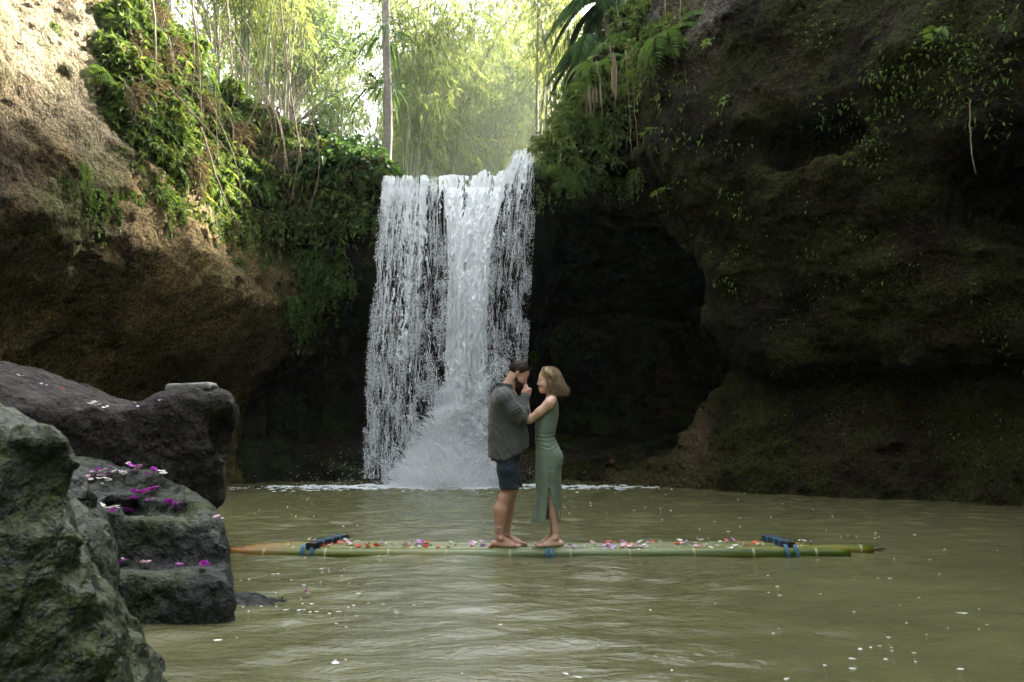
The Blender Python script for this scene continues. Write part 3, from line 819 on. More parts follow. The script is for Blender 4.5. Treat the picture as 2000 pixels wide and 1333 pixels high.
# grey slab lying on the rear boulder
s0 = drop(*at(372, 786, 7.15)[:2], only=['boulder_rear'])
z0 = s0[0].z if s0 else 1.45
def f_slab(X, Y, Z): return smax(np.maximum(np.abs(Z - z0 - 0.03 - 0.05 * (X + 2.65)) - 0.035, np.abs(Y - 7.15 + 0.3 * (X + 2.6)) - 0.22), np.abs(X + 2.62 + 0.2 * (Y - 7.15)) - 0.20, 0.05)
V, Q = field_mesh('slab', (-3.0, 6.7, z0 - 0.15), (-2.2, 7.6, z0 + 0.2), 0.016, f_slab, lambda P: 0.02 * fbm(P, 6, 3))
o = obj('stone_slab', mesh_np('stone_slab', V - np.array([-2.62, 7.15, z0]), Q), M['slab'], loc=(-2.62, 7.15, z0))
tag(o, 'flat grey stone slab lying on top of the dark brown boulder', 'slab')
add_surf('slab', V, Q)
print('water+boulders', round(time.time() - T0, 1))
# ------------------------------------------------------------------ vegetation
M['leaf_slope'] = leaf_mat('slope_leaf', (0.030, 0.060, 0.012), (0.115, 0.165, 0.040), 0.38, yellow=(0.21, 0.20, 0.06))
M['leaf_dark'] = leaf_mat('dark_leaf', (0.018, 0.045, 0.016), (0.06, 0.115, 0.034), 0.38)
M['leaf_bright'] = leaf_mat('bright_leaf', (0.05, 0.10, 0.02), (0.12, 0.19, 0.035), 0.45)
M['leaf_bamboo'] = leaf_mat('bamboo_leaf', (0.08, 0.12, 0.04), (0.17, 0.205, 0.075), 0.58, yellow=(0.24, 0.23, 0.06))
M['leaf_tree'] = leaf_mat('tree_leaf', (0.05, 0.09, 0.03), (0.12, 0.17, 0.055), 0.55, yellow=(0.20, 0.20, 0.05))
M['leaf_dry'] = leaf_mat('dry_leaf', (0.085, 0.062, 0.034), (0.18, 0.145, 0.085), 0.2)
M['stem'] = plain('green_stem', (0.06, 0.075, 0.025), 0.6, 0.3)
M['twig'] = plain('dry_twig', (0.16, 0.12, 0.075), 0.8, 0.35, 8)
M['bark'] = plain('pale_bark', (0.17, 0.15, 0.12), 0.85, 0.4, 5, 0.6, 30)
M['culm'] = plain('bamboo_culm', (0.12, 0.13, 0.05), 0.5, 0.4, 2)

def unit(a): return a / (np.linalg.norm(a, axis=-1, keepdims=True) + 1e-9)
def leaf_geo(P, D, L, W, droop=0.25, fold=0.15, six=False):
    """pointed folded leaves from base points along directions; four or six corners each"""
    P, D = np.asarray(P, float), unit(np.asarray(D, float)); n = len(P)
    L = np.broadcast_to(L, (n,))[:, None]; W = np.broadcast_to(W, (n,))[:, None]
    side = unit(np.cross(D, RNG.normal(0, 0.35, (n, 3)) + np.array([0, 0, 1.0])))
    nor = np.cross(side, D)
    dn = np.array([0, 0, -1.0])
    tip = P + D * L + dn * droop * L
    mid = P + D * L * 0.45 + dn * droop * L * 0.12
    a = mid + side * W / 2 + nor * fold * W; b = mid - side * W / 2 + nor * fold * W
    if not six:
        V = np.stack([P, a, tip, b], 1).reshape(-1, 3); o = 4 * np.arange(n)[:, None]
        T = np.concatenate([o + [0, 1, 2], o + [0, 2, 3]], 1).reshape(-1, 3)
        return V, T
    m2 = P + D * L * 0.75 + dn * droop * L * 0.5
    c = m2 + side * W * 0.32 + nor * fold * W * 0.6; d = m2 - side * W * 0.32 + nor * fold * W * 0.6
    V = np.stack([P, a, c, tip, d, b, mid, m2], 1).reshape(-1, 3); o = 8 * np.arange(n)[:, None]
    T = np.concatenate([o + t for t in ([0, 1, 6], [1, 2, 7], [1, 7, 6], [2, 3, 7], [3, 4, 7], [4, 5, 6], [4, 6, 7], [5, 0, 6])], 1).reshape(-1, 3)
    return V, T

def mesh_leaves(name, chunks, mat):
    mb = MB()
    for V, T in chunks: mb.add(V, None, T)
    me = mb.mesh(name, smooth=False); me.materials.append(mat); return me

def dirs(n, up=0.0):
    d = RNG.normal(0, 1, (n, 3)); d[:, 2] += up; return unit(d)

def shrub_meshes(kind):
    """low leafy clump about 1 m across: leaves in whorls on arching twigs"""
    mat, L, W, tw, per, rad, drp = kind
    ch, st = [], MB()
    for k in range(tw):
        a = RNG.uniform(0, 6.28); el = RNG.uniform(0.1, 1.4); ln = rad * RNG.uniform(0.5, 1.1)
        d = np.array([math.cos(a) * math.cos(el), math.sin(a) * math.cos(el), math.sin(el)])
        t = np.linspace(0, 1, 6)[:, None]
        pts = d * t * ln + np.array([0, 0, -1]) * 0.45 * ln * t ** 2.2 + RNG.normal(0, 0.05, 3) * t
        pts = pts + np.array([math.cos(a), math.sin(a), 0]) * RNG.uniform(0, 0.25) * rad
        st.tube(pts, np.linspace(0.007, 0.002, 6), 3, caps=False)
        tp = RNG.uniform(0.25, 1.0, per) ** 0.8
        base = np.stack([np.interp(tp, t[:, 0], pts[:, i]) for i in range(3)], 1)
        D = unit(dirs(per) * 0.9 + np.array([math.cos(a), math.sin(a), 0.0]) * 0.5 + np.array([0, 0, -drp]))
        ch.append(leaf_geo(base, D, L * RNG.uniform(0.6, 1.25, per), W * RNG.uniform(0.7, 1.2, per), 0.3))
    return mesh_leaves('foliage', ch, mat), st.mesh('stem')

def fern_mesh(fronds=11, L=0.8, mat=None, pin=22, up=0.9):
    ch = []
    for k in range(fronds):
        a = k / fronds * 6.28 + RNG.uniform(-0.3, 0.3); ln = L * RNG.uniform(0.7, 1.1)
        t = np.linspace(0.05, 1, pin)
        h = np.array([math.cos(a), math.sin(a), 0])
        pts = h * (t * ln)[:, None] * 0.85 + np.array([0, 0, 1]) * (ln * (up * t - 1.15 * t ** 2))[:, None]
        tan = unit(np.gradient(pts, axis=0)); sd_ = unit(np.cross(tan, [0, 0, 1.0]))
        pl_ = ln * 0.26 * np.sin(np.pi * (0.12 + 0.86 * t)) ** 0.8
        for s in (-1, 1):
            ch.append(leaf_geo(pts, sd_ * s + tan * 0.45, pl_, pl_ * 0.22, 0.25, 0.05))
    return mesh_leaves('foliage', ch, mat)

def trail_mesh(strands=10, L=1.3, per=26, l=0.11, w=0.06, mat=None, width=0.8):
    """runners hanging down over an edge, with paired leaves"""
    ch, st = [], MB()
    for k in range(strands):
        x0, y0 = RNG.uniform(-width, width), RNG.uniform(-0.06, 0.10); ln = L * RNG.uniform(0.35, 1.1)
        t = np.linspace(0, 1, 8)
        pts = np.stack([x0 + 0.12 * np.sin(t * 3 + k), y0 - 0.14 * np.sin(np.clip(t * 2, 0, 1.57)) - 0.03 * np.sin(t * 9 + k), 0.15 * np.sin(t * 3.14) - ln * t ** 1.15], 1)
        st.tube(pts, 0.004, 3, caps=False)
        tp = RNG.uniform(0, 1, per)
        base = np.stack([np.interp(tp, t, pts[:, i]) for i in range(3)], 1)
        D = dirs(per) * 0.8 + np.array([0, -0.5, -0.35])
        ch.append(leaf_geo(base, D, l * RNG.uniform(0.5, 1.3, per), w * RNG.uniform(0.6, 1.2, per), 0.35))
    return mesh_leaves('foliage', ch, mat), st.mesh('stem')

PLANTS = {}
PLANTS['shrub'] = [shrub_meshes((M['leaf_slope'], 0.17, 0.065, 46, 26, 0.75, 0.25)) for _ in range(3)]
PLANTS['bush'] = [shrub_meshes((M['leaf_dark'], 0.20, 0.09, 60, 26, 0.95, 0.2)) for _ in range(2)]
PLANTS['creeper'] = [trail_mesh(12, 1.3, 26, 0.13, 0.065, M['leaf_slope']) for _ in range(2)]
PLANTS['ivy'] = [trail_mesh(16, 1.0, 34, 0.10, 0.06, M['leaf_bright'], 0.6) for _ in range(2)]
PLANTS['fern'] = [(fern_mesh(12, 0.85, M['leaf_slope']), None), (fern_mesh(9, 1.0, M['leaf_bright']), None)]
PLANTS['dry'] = [trail_mesh(9, 0.8, 22, 0.16, 0.03, M['leaf_dry'], 0.45)]

def stand(name, kind, loc, rz=0.0, sc=1.0, tilt=None, label=None, cat='plant', group=None):
    v = PLANTS[kind][RNG.integers(len(PLANTS[kind]))]
    r = empty(name, loc, rz)
    if tilt is not None: r.rotation_euler = tilt
    r.scale = (sc, sc, sc)
    obj('foliage', v[0], None, r)
    if v[1]: obj('stem', v[1], M['stem'], r)
    return tag(r, label, cat, group)

def inside(px, py, poly):
    c = False; n = len(poly)
    for i in range(n):
        (x0, y0), (x1, y1) = poly[i], poly[(i + 1) % n]
        if (y0 > py) != (y1 > py) and px < (x1 - x0) * (py - y0) / (y1 - y0) + x0: c = not c
    return c

def scatter(poly, n, kinds, name, label, group, sc=(0.7, 1.2), only=None, face=True, sink=0.04):
    xs = [p[0] for p in poly]; ys = [p[1] for p in poly]; k = 0; tries = 0
    while k < n and tries < n * 12:
        tries += 1
        px, py = RNG.uniform(min(xs), max(xs)), RNG.uniform(min(ys), max(ys))
        if not inside(px, py, poly): continue
        h = hit(px, py, only)
        if not h: continue
        loc = h[0] - h[1] * sink
        kind = kinds[RNG.integers(len(kinds))]
        if kind in ('creeper', 'ivy', 'dry'):
            a = math.atan2(h[1].x, -h[1].y)             # their front turned out from the rock
            tilt = (0, 0, a + RNG.uniform(-0.3, 0.3))
        else:
            nn = (Vector((0, 0, 1)) * 0.7 + h[1] * 0.8).normalized()
            tilt = nn.to_track_quat('Z', 'Y').to_euler()
            tilt = (tilt[0], tilt[1], tilt[2])
        stand(name, kind, loc, 0, RNG.uniform(*sc), tilt, label, 'plant', group); k += 1

# left slope: dense shrubs, ferns and hanging creepers over the rock
slope = [(215, -40), (620, -40), (740, 150), (760, 330), (700, 345), (600, 345), (500, 372), (430, 400), (330, 330), (235, 260), (205, 120)]
scatter(slope, 80, ['shrub'], 'slope_shrub', 'drooping green shrub on the steep bank left of the waterfall', 'shrubs covering the bank')
scatter(slope, 44, ['fern'], 'fern', 'arching fern among the shrubs on the steep bank', 'ferns on the bank', (0.7, 1.2))
scatter([(480, -40), (640, -40), (760, 180), (760, 340), (640, 330), (560, 200)], 26, ['bush'], 'dark_bush', 'dark green bush above the rock lip beside the waterfall', 'dark bushes above the lip', (0.8, 1.3))
for k in range(30):
    x = RNG.uniform(-6.2, -1.5); y = RNG.uniform(21.0, 23.5) if x < -3.0 else RNG.uniform(22.5, 26.0)
    g = drop(x, y); zz = max(g[0].z, 6.7) if g else 6.8
    stand('dark_bush', 'bush', (x, y, zz - 0.1), RNG.uniform(0, 6.3), RNG.uniform(1.0, 1.6) * (1.0 if x < -3 else 0.8), None, 'dark green bush above the rock lip beside the waterfall', 'plant', 'dark bushes above the lip')
rim = [(240, 250), (430, 370), (600, 335), (740, 330), (740, 365), (600, 395), (430, 440), (330, 400)]
scatter(rim, 34, ['creeper'], 'creeper', 'green creeper trailing over the rock edge of the bank', 'creepers trailing over the bank edge', (0.7, 1.15))
scatter([(230, 200), (520, 330), (740, 330), (740, 370), (520, 400), (230, 280)], 12, ['dry'], 'dry_creeper', 'brown withered leaves hanging from the bank edge', 'withered creepers', (0.7, 1.2))
scatter(slope, 22, ['dry'], 'dry_tuft', 'brown dry strap leaves caught among the shrubs of the bank', 'dry tufts on the bank', (0.7, 1.3), sink=-0.35)
# ivy on the rock nose over the small cave, and patches lower on the tan cliff
scatter([(590, 400), (720, 380), (700, 470), (670, 560), (610, 640), (575, 650), (545, 560)], 30, ['ivy'], 'rock_ivy', 'bright green ivy clinging to the rock above the small cave', 'ivy above the small cave', (0.55, 0.95))
scatter([(400, 400), (520, 420), (540, 520), (450, 560), (400, 470)], 7, ['ivy', 'creeper'], 'wall_creeper', 'small green creeper on the bare rock below the bank', 'creepers on bare rock', (0.35, 0.6))
scatter([(110, 260), (260, 270), (280, 390), (160, 400)], 6, ['ivy', 'creeper'], 'wall_plant', 'small leafy plant rooted in the tan cliff face', 'plants on the tan cliff', (0.35, 0.6))
scatter([(60, 0), (190, 60), (190, 240), (100, 120)], 3, ['ivy'], 'wall_runner', 'thin leafy runner on the pale scar of the tan cliff', 'runners on the pale scar', (0.3, 0.5))
# right shoulder beside the fall
sh = [(1075, 310), (1115, 200), (1185, 60), (1290, -30), (1330, 60), (1230, 240), (1150, 340), (1085, 360)]
scatter(sh, 34, ['creeper', 'shrub', 'fern'], 'shoulder_shrub', 'leafy shrub hanging from the cliff shoulder right of the waterfall', 'shrubs on the right shoulder', (0.65, 1.15))
scatter([(1075, 300), (1180, 280), (1260, 330), (1200, 400), (1070, 380)], 9, ['ivy'], 'shoulder_ivy', 'green ivy on the dark rock over the large cave', 'ivy over the large cave', (0.4, 0.7))
scatter([(1040, 620), (1150, 620), (1150, 690), (1040, 690)], 4, ['ivy'], 'cave_plant', 'small plant on the shaded cave wall beside the waterfall', 'plants in the cave', (0.4, 0.6))
scatter([(775, 560), (830, 560), (830, 660), (775, 660)], 4, ['ivy'], 'wet_plant', 'wet green plant on the rock behind the falling water', 'plants behind the water', (0.4, 0.6))

# small leaves pinned all over the right cliff: too small to take one by one
def pinned(poly, n, L, only=None):
    P, D = [], []
    xs = [p[0] for p in poly]; ys = [p[1] for p in poly]
    for _ in range(n):
        px, py = RNG.uniform(min(xs), max(xs)), RNG.uniform(min(ys), max(ys))
        if not inside(px, py, poly): continue
        h = hit(px, py, only)
        if not h: continue
        if fbm(np.array([list(h[0])]), 0.9, 2)[0] < RNG.normal(-0.02, 0.12): continue
        for q in range(RNG.integers(2, 8)):
            P.append(np.array(h[0]) + np.array(h[1]) * 0.05 + RNG.normal(0, 0.09, 3))
            D.append(np.array(h[1]) * 0.6 + RNG.normal(0, 0.6, 3) + np.array([0, 0, -0.3]))
    return np.array(P), np.array(D)
PA = [([(1560, 40), (1990, 0), (1990, 260), (1850, 240), (1720, 330), (1600, 320)], 330, (0.05, 0.10)),
      ([(1330, 60), (1480, 300), (1460, 700), (1300, 420), (1270, 200)], 160, (0.05, 0.11)),
      ([(1450, 320), (1990, 560), (1990, 900), (1500, 900), (1450, 560)], 300, (0.03, 0.07))]
ch = []
for poly, n, (l0, l1) in PA:
    P, D = pinned(poly, n, l0, ['right_cliff'])
    if len(P):
        l = RNG.uniform(l0, l1, len(P)); ch.append(leaf_geo(P, D, l, l * 0.42, 0.3))
o = obj('small_leaves', mesh_leaves('small_leaves', ch, M['leaf_bright']))
tag(o, 'scattered small green leaves clinging to the dark right cliff', 'foliage', kind='stuff')

# hanging sprays of large leaves on the right shoulder: stem and each leaf a part
V, T = leaf_geo(np.zeros((1, 3)), np.array([[1.0, 0, 0.0]]), 1.0, 0.36, 0.4, 0.12, True)
BIGLEAF = [mesh_np('leaf', V, None, T, False)]
for m_ in BIGLEAF: m_.materials.append(M['leaf_bright'])
def spray(px, py, n, L, length, label):
    h = hit(px, py)
    if not h: return
    r = empty('leaf_spray', h[0]); tag(r, label, 'plant', 'leaf sprays hanging from the right cliff')
    out = Vector((h[1].x, h[1].y, 0)).normalized() if (h[1].x or h[1].y) else Vector((0, -1, 0))
    t = np.linspace(0, 1, 9); s = np.array([out.x, out.y, 0]); sx = np.array([-out.y, out.x, 0])
    pts = s * (0.28 * np.sin(t * 1.8))[:, None] + sx * (0.06 * np.sin(t * 5 + px))[:, None] + np.array([0, 0, 1]) * (-length * t ** 1.2 + 0.12 * np.sin(t * 3))[:, None]
    mb = MB(); mb.tube(pts, np.linspace(0.009, 0.004, 9), 4); mb.build('stem', M['stem'], r)
    for k in range(n):
        tk = 0.15 + 0.85 * (k // 4 * 4 + 0.5) / n
        o = obj('leaf', BIGLEAF[0], None, r)
        o.location = [float(np.interp(tk, t, pts[:, i])) for i in range(3)]
        l = L * RNG.uniform(0.7, 1.15); o.scale = (l, l, l)
        o.rotation_euler = (RNG.uniform(-0.3, 0.3), RNG.uniform(-0.3, 0.5), math.atan2(out.y, out.x) + (k % 4 - 1.5) * 0.8 + RNG.uniform(-0.3, 0.3))
for px, py, n, l, ln in ((1255, 20, 12, .26, .5), (1225, 75, 16, .28, .7), (1265, 105, 12, .24, .6), (1205, 150, 12, .24, .8), (1240, 165, 12, .22, .9), (1165, 110, 16, .26, .9), (1140, 160, 14, .24, .9), (1190, 35, 14, .26, .8), (1310, 370, 8, .18, .3), (1285, 250, 8, .16, .4), (1100, 230, 12, .2, .7), (1400, 80, 8, .16, .4), (1815, 70, 10, .26, .3), (1425, 190, 8, .15, .5)):
    spray(px, py, n, l, ln, 'spray of drooping pale green leaves hanging from the right cliff')

# hanging roots and bare stalks: (start pixel, end pixel, depth, radius)
def stalk(a, b, Y0, Y1, r0, r1, label, bend=0.10, name='hanging_stalk', mat='twig', group='bare stalks hanging over the bank'):
    A, B = np.array(at(*a, Y0)), np.array(at(*b, Y1)); t = np.linspace(0, 1, 12)[:, None]
    sdv = np.array([math.sin(a[0]), 0, 0])
    pts = A + (B - A) * t + sdv * bend * np.sin(t * 3.14) + RNG.normal(0, 0.008, (12, 3))
    mb = MB(); mb.tube(pts - A, np.linspace(r0, r1, 12), 6)
    o = mb.build(name, M[mat], loc=A); tag(o, label, 'stalk', group)
for a, b, Y in (((290, -60), (298, 215), 15.0), ((365, -60), (395, 250), 15.6), ((395, 250), (470, 450), 15.3), ((540, -60), (590, 320), 17.5), ((440, -40), (452, 160), 16), ((330, 170), (450, 300), 15.2)):
    stalk(a, b, Y, Y, 0.022, 0.010, 'bare pale stalk hanging down over the green bank')
for k in range(44):
    x, y = RNG.uniform(260, 640), RNG.uniform(-40, 200)
    stalk((x, y), (x + RNG.normal(25, 50), y + RNG.uniform(80, 260)), 15.8, 15.6 + RNG.uniform(0, 1), 0.010, 0.005, 'thin dry twig hanging over the green bank', 0.3, 'dry_twig', group='dry twigs over the bank')
for x, y0, y1, Y in ((1190, 120, 215, 17.0), (1165, 150, 238, 17.2), (1205, 0, 60, 17), (1235, 110, 300, 16.8), (1222, 130, 310, 17), (1330, -20, 175, 15), (1300, 20, 190, 15.5), (1275, 120, 225, 16), (1895, 225, 340, 11.5)):
    stalk((x, y0 - 30), (x + 12, y1), Y, Y, 0.012, 0.006, 'thin aerial root hanging in front of the dark right cliff', 0.06, 'aerial_root', group='aerial roots on the right')
for x, y0, y1, Y in ((1196, 100, 215, 16.9), (1150, 170, 240, 17.0), (1158, 165, 215, 17.0)):
    A = np.array(at(x, y0, Y)); n = 5
    V, T = leaf_geo(A + RNG.normal(0, 0.05, (n, 3)), np.tile([0.02, 0, -1.0], (n, 1)) + RNG.normal(0, 0.04, (n, 3)), (y1 - y0) / FPX * Y * RNG.uniform(0.8, 1, n), 0.09, 0, 0.3, True)
    o = obj('dead_leaf', mesh_leaves('dead_leaf', [(V - A, T)], M['leaf_dry']), loc=A); tag(o, 'bundle of long dead strap leaves hanging from the right shoulder', 'leaf', 'dead strap leaves')

# ------------------------------------------------------------------ trees above the fall
def trunk_pts(H, lean, wob=0.15):
    t = np.linspace(0, 1, 14)[:, None]
    return np.array([0, 0, 1]) * H * t + np.array(lean) * H * t ** 1.6 + np.array([1, 0, 0]) * wob * np.sin(t * 5) + np.array([0, 1, 0]) * wob * np.cos(t * 4)

def broad_tree(H, R_, clumps, per, L, W, mat):
    ch, tr = [], MB()
    tp = trunk_pts(H * 0.8, (RNG.normal(0, 0.05), RNG.normal(0, 0.05), 0))
    tr.tube(tp, np.linspace(0.022 * H * 0.7, 0.05, 14), 8)
    for k in range(clumps):
        a = RNG.uniform(0, 6.28); zf = RNG.uniform(0.35, 1.0); rr = R_ * math.sin(math.pi * min(1, 0.25 + 0.72 * zf)) * RNG.uniform(0.35, 1.05)
        c = np.array([math.cos(a) * rr, math.sin(a) * rr, H * zf])
        b0 = tp[int(min(13, 13 * zf * 0.9))]
        t = np.linspace(0, 1, 6)[:, None]
        limb = b0 + (c - b0) * t + np.array([0, 0, 1]) * 0.12 * rr * np.sin(t * 3.14)
        tr.tube(limb, np.linspace(0.045, 0.012, 6), 4, caps=False)
        rc = R_ * RNG.uniform(0.16, 0.34)
        P = c + dirs(per) * (rc * RNG.uniform(0.2, 1.0, (per, 1)) ** 0.6) * np.array([1.15, 1.15, 0.7])
        D = dirs(per, -0.4)
        ch.append(leaf_geo(P, D, L * RNG.uniform(0.6, 1.3, per), W * RNG.uniform(0.7, 1.2, per), 0.3))
    return mesh_leaves('crown', ch, mat), tr.mesh('trunk')

def bamboo_clump(culms, H, sprays, per, mat):
    ch, tr = [], MB()
    for k in range(culms):
        a = RNG.uniform(0, 6.28); ln = H * RNG.uniform(0.75, 1.1); out = RNG.uniform(0.10, 0.42)
        t = np.linspace(0, 1, 16)[:, None]
        d = np.array([math.cos(a), math.sin(a), 0])
        base = np.array([RNG.normal(0, 0.35), RNG.normal(0, 0.35), 0])
        pts = base + np.array([0, 0, 1]) * ln * (t - 0.22 * t ** 3) + d * ln * out * t ** 2.2
        tr.tube(pts, np.linspace(0.045, 0.008, 16), 6, caps=False)
        for s in range(sprays):
            ts = RNG.uniform(0.25, 1.0) ** 0.8
            b0 = np.array([np.interp(ts, t[:, 0], pts[:, i]) for i in range(3)])
            sd_ = dirs(1, 0.15)[0]; sl_ = RNG.uniform(0.5, 1.5)
            u = RNG.uniform(0.1, 1, per)[:, None]
            P = b0 + sd_ * sl_ * u + np.array([0, 0, -1]) * 0.55 * sl_ * u ** 2 + RNG.normal(0, 0.06, (per, 3))
            D = sd_ * 0.5 + dirs(per) * 0.6 + np.array([0, 0, -0.6])
            ch.append(leaf_geo(P, D, RNG.uniform(0.14, 0.30, per), RNG.uniform(0.03, 0.05, per), 0.3))
    return mesh_leaves('crown', ch, mat), tr.mesh('trunk')

TREES = {
    'bamboo': [bamboo_clump(9, 12, 42, 20, M['leaf_bamboo']) for _ in range(3)],
    'broad': [broad_tree(11, 3.4, 70, 130, 0.20, 0.085, M['leaf_tree']) for _ in range(2)],
    'canopy': [broad_tree(13, 5.0, 90, 110, 0.38, 0.20, M['leaf_dark'])],
}
def plant_tree(kind, x, y, sc, label, group, cat='tree', name='tree', dz=0.0):
    g = drop(x, y)
    if not g: return None
    v = TREES[kind][RNG.integers(len(TREES[kind]))]
    r = empty(name, (x, y, g[0].z - 0.15 + dz), RNG.uniform(0, 6.28)); r.scale = (sc, sc, sc)
    obj('trunk', v[1], M['culm'] if kind == 'bamboo' else M['bark'], r); obj('crown', v[0], None, r)
    return tag(r, label, cat, group)
for px, Y, sc in ((520, 27, 1.0), (645, 33, 1.0), (800, 34, 0.95), (870, 31, 1.05), (985, 33, 1.0), (1075, 36, 1.1), (1130, 34, 1.1), (440, 24, 0.9), (925, 44, 1.1), (830, 40, 1.4), (900, 41, 1.35), (965, 44, 1.45), (1015, 36, 1.0), (760, 38, 1.0), (1040, 46, 1.2), (870, 52, 1.3), (980, 55, 1.3), (720, 46, 1.1), (945, 41.5, 1.8), (885, 42, 1.7), (1000, 42, 1.8), (1085, 27, 1.15), (800, 28, 1.1), (825, 30, 1.3)):
    plant_tree('bamboo', (px - 1000) / FPX * Y, Y, sc * RNG.uniform(0.9, 1.1), 'tall arching bamboo clump with fine pale leaves above the waterfall', 'bamboo clumps above the fall', 'bamboo', 'bamboo_clump')
for px, Y, sc in ((560, 30, 0.9), (820, 48, 0.8), (1030, 50, 0.9), (900, 60, 0.9), (560, 50, 1.5), (1150, 50, 1.3), (480, 38, 1.3), (380, 32, 1.1), (760, 62, 0.8), (960, 66, 0.9), (690, 58, 0.8), (845, 46, 1.25), (1050, 40, 1.1), (925, 52, 1.6), (985, 47, 1.5), (872, 56, 1.75), (955, 60, 2.0)):
    plant_tree('broad', (px - 1000) / FPX * Y, Y, sc, 'leafy forest tree standing behind the bamboo above the waterfall', 'forest trees behind the bamboo')
for x, y, sc in ((-8.5, 20.5, 0.75), (-9.5, 16, 0.8), (-11.5, 11, 0.9), (-12.5, 4, 1.0)):
    plant_tree('broad', x, y, sc, 'leafy tree on top of the tan left cliff', 'trees on the left cliff top')
for x, y, sc in ((7.5, 21, 1.0), (10, 17, 1.1), (11.5, 13.5, 1.1), (13, 9, 1.2), (13.5, 4, 1.2), (13.5, -2, 1.2), (7.5, 27, 1.2), (14, 18, 1.3), (17, 12, 1.4), (17, 5, 1.4), (11, 24, 1.3)):  # out-of-frame trees added to keep the sun off the pool
    plant_tree('canopy', x, y, sc, 'unseen broad tree added for shade on top of the dark right cliff', 'added shade trees on the right cliff top')
for x, y, sc in ((-7, -14, 1.1), (0, -15, 1.2), (7, -14, 1.2), (-13, -8, 1.1), (-14, -2, 1.1)):  # unseen trees added on the rise to cut low light from behind
    plant_tree('canopy', x, y, sc, 'unseen broad tree added for shade behind the viewer', 'added shade trees behind the viewer')
# slender pale trunk with a nest fern, at the left of the gap
Yt = 24.0
g = drop((737 - 1000) / FPX * Yt, Yt); base = g[0]
tr = empty('slender_tree', base); tag(tr, 'slender pale spotted tree trunk with nest ferns, above the lip', 'tree')
mb = MB(); t = np.linspace(0, 1, 16)[:, None]
pts = np.array([0, 0, -0.3]) + np.array([0.35, 0, 13.0]) * t + np.array([0.12, 0, 0]) * np.sin(t * 9)
mb.tube(pts, np.linspace(0.14, 0.09, 16) * RNG.uniform(0.93, 1.07, 16), 10); mb.build('trunk', M['bark'], tr)
def nest(z, n=26, L=1.1):
    i = np.array([np.interp(z, pts[:, 2], pts[:, k]) for k in range(3)])
    a = RNG.uniform(0, 6.28, n); P = i + np.stack([np.cos(a), np.sin(a), a * 0], 1) * 0.15
    D = np.stack([np.cos(a), np.sin(a), RNG.uniform(-0.3, 0.9, n)], 1)
    o = obj('nest_fern', mesh_leaves('nest_fern', [leaf_geo(P, D, L * RNG.uniform(0.4, 1.2, n), 0.09, 0.95, 0.2, True)], M['leaf_dark']), None, tr)
zoff = base.z
for zz in (11.6, 9.9): nest(at(735, 70, Yt).z - zoff + (zz - 11.6) * 0.9)
P = dirs(900) * np.array([2.6, 2.6, 1.6]) * RNG.uniform(0.3, 1, (900, 1)) + np.array([0.4, 0, 13.2])
obj('crown', mesh_leaves('crown', [leaf_geo(P, dirs(900, -0.3), RNG.uniform(0.2, 0.4, 900), 0.14, 0.3)], M['leaf_tree']), None, tr)
# palms: fronds are parts
def palm(x, y, sc, H, nf, label, dz=0.0):
    g = drop(x, y)
    if not g: return
    r = empty('palm', (x, y, g[0].z - 0.1 + dz)); tag(r, label, 'palm', 'palms above the fall'); r.scale = (sc, sc, sc)
    mb = MB(); mb.tube(trunk_pts(H, (0.03, 0, 0), 0.08), np.linspace(0.13, 0.09, 14), 8); mb.build('trunk', M['bark'], r)
    top = trunk_pts(H, (0.03, 0, 0), 0.08)[-1]
    for k in range(nf):
        a = k / nf * 6.28 + RNG.uniform(-0.2, 0.2); ln = RNG.uniform(1.8, 2.6); up = RNG.uniform(0.2, 1.1)
        t = np.linspace(0.05, 1, 30)
        h = np.array([math.cos(a), math.sin(a), 0])
        p_ = top + h * (t * ln * 0.85)[:, None] + np.array([0, 0, 1]) * (ln * (up * t - (0.6 + up) * t ** 2))[:, None]
        tan = unit(np.gradient(p_, axis=0)); sd_ = unit(np.cross(tan, [0, 0, 1.0])); ll = ln * 0.30 * np.sin(np.pi * (0.1 + 0.85 * t)) ** 0.7
        ch = [leaf_geo(p_, sd_ * s + tan * 0.7 + np.array([0, 0, -0.25]), ll, 0.045, 0.5, 0.05) for s in (-1, 1)]
        mb = MB(); mb.tube(p_, np.linspace(0.02, 0.006, 30), 3)
        for V, T in ch: mb.add(V, None, T)
        mb.build('frond', M['leaf_dark'], r, smooth=False)
palm(0.9, 25.5, 1.0, 1.4, 12, 'short palm with drooping fronds beside the upper stream')
palm(2.5, 21.8, 0.9, 3.0, 14, 'tall palm drooping its fronds over the right shoulder')
palm(-1.6, 33.0, 1.2, 1.2, 12, 'low palm standing in the gap behind the lip', 0.3)
palm(2.1, 20.6, 0.7, 1.6, 12, 'palm with hanging fronds close to the right shoulder')
print('plants', round(time.time() - T0, 1))
# ------------------------------------------------------------------ bamboo raft
RY0, RZ = 8.16, 0.010
def raft_z(x): return RZ - 0.016 * math.exp(-((x - 0.1) / 1.2) ** 2) + 0.006 * max(0, x - 1.6)
nt = NT('bamboo_pole'); tc = nt.n('TexCoord').outputs['Object']; oi = nt.n('ObjectInfo')
mp = nt.n('Mapping', Vector=tc); mp.inputs['Scale'].default_value = (0.6, 9.0, 9.0)
off = nt.n('VectorMath', _operation='ADD'); nt.link(mp.outputs[0], off.inputs[0]); nt.link(oi.outputs['Random'], off.inputs[1])
f1 = nt.noise(off.outputs[0], 1.4, 5, 0.65)
f2 = nt.noise(tc, 1.1, 3, 0.6)
c = nt.ramp(f1, (0.30, (0.022, 0.048, 0.005)), (0.46, (0.070, 0.098, 0.009)), (0.58, (0.16, 0.14, 0.018)), (0.72, (0.18, 0.20, 0.075)))
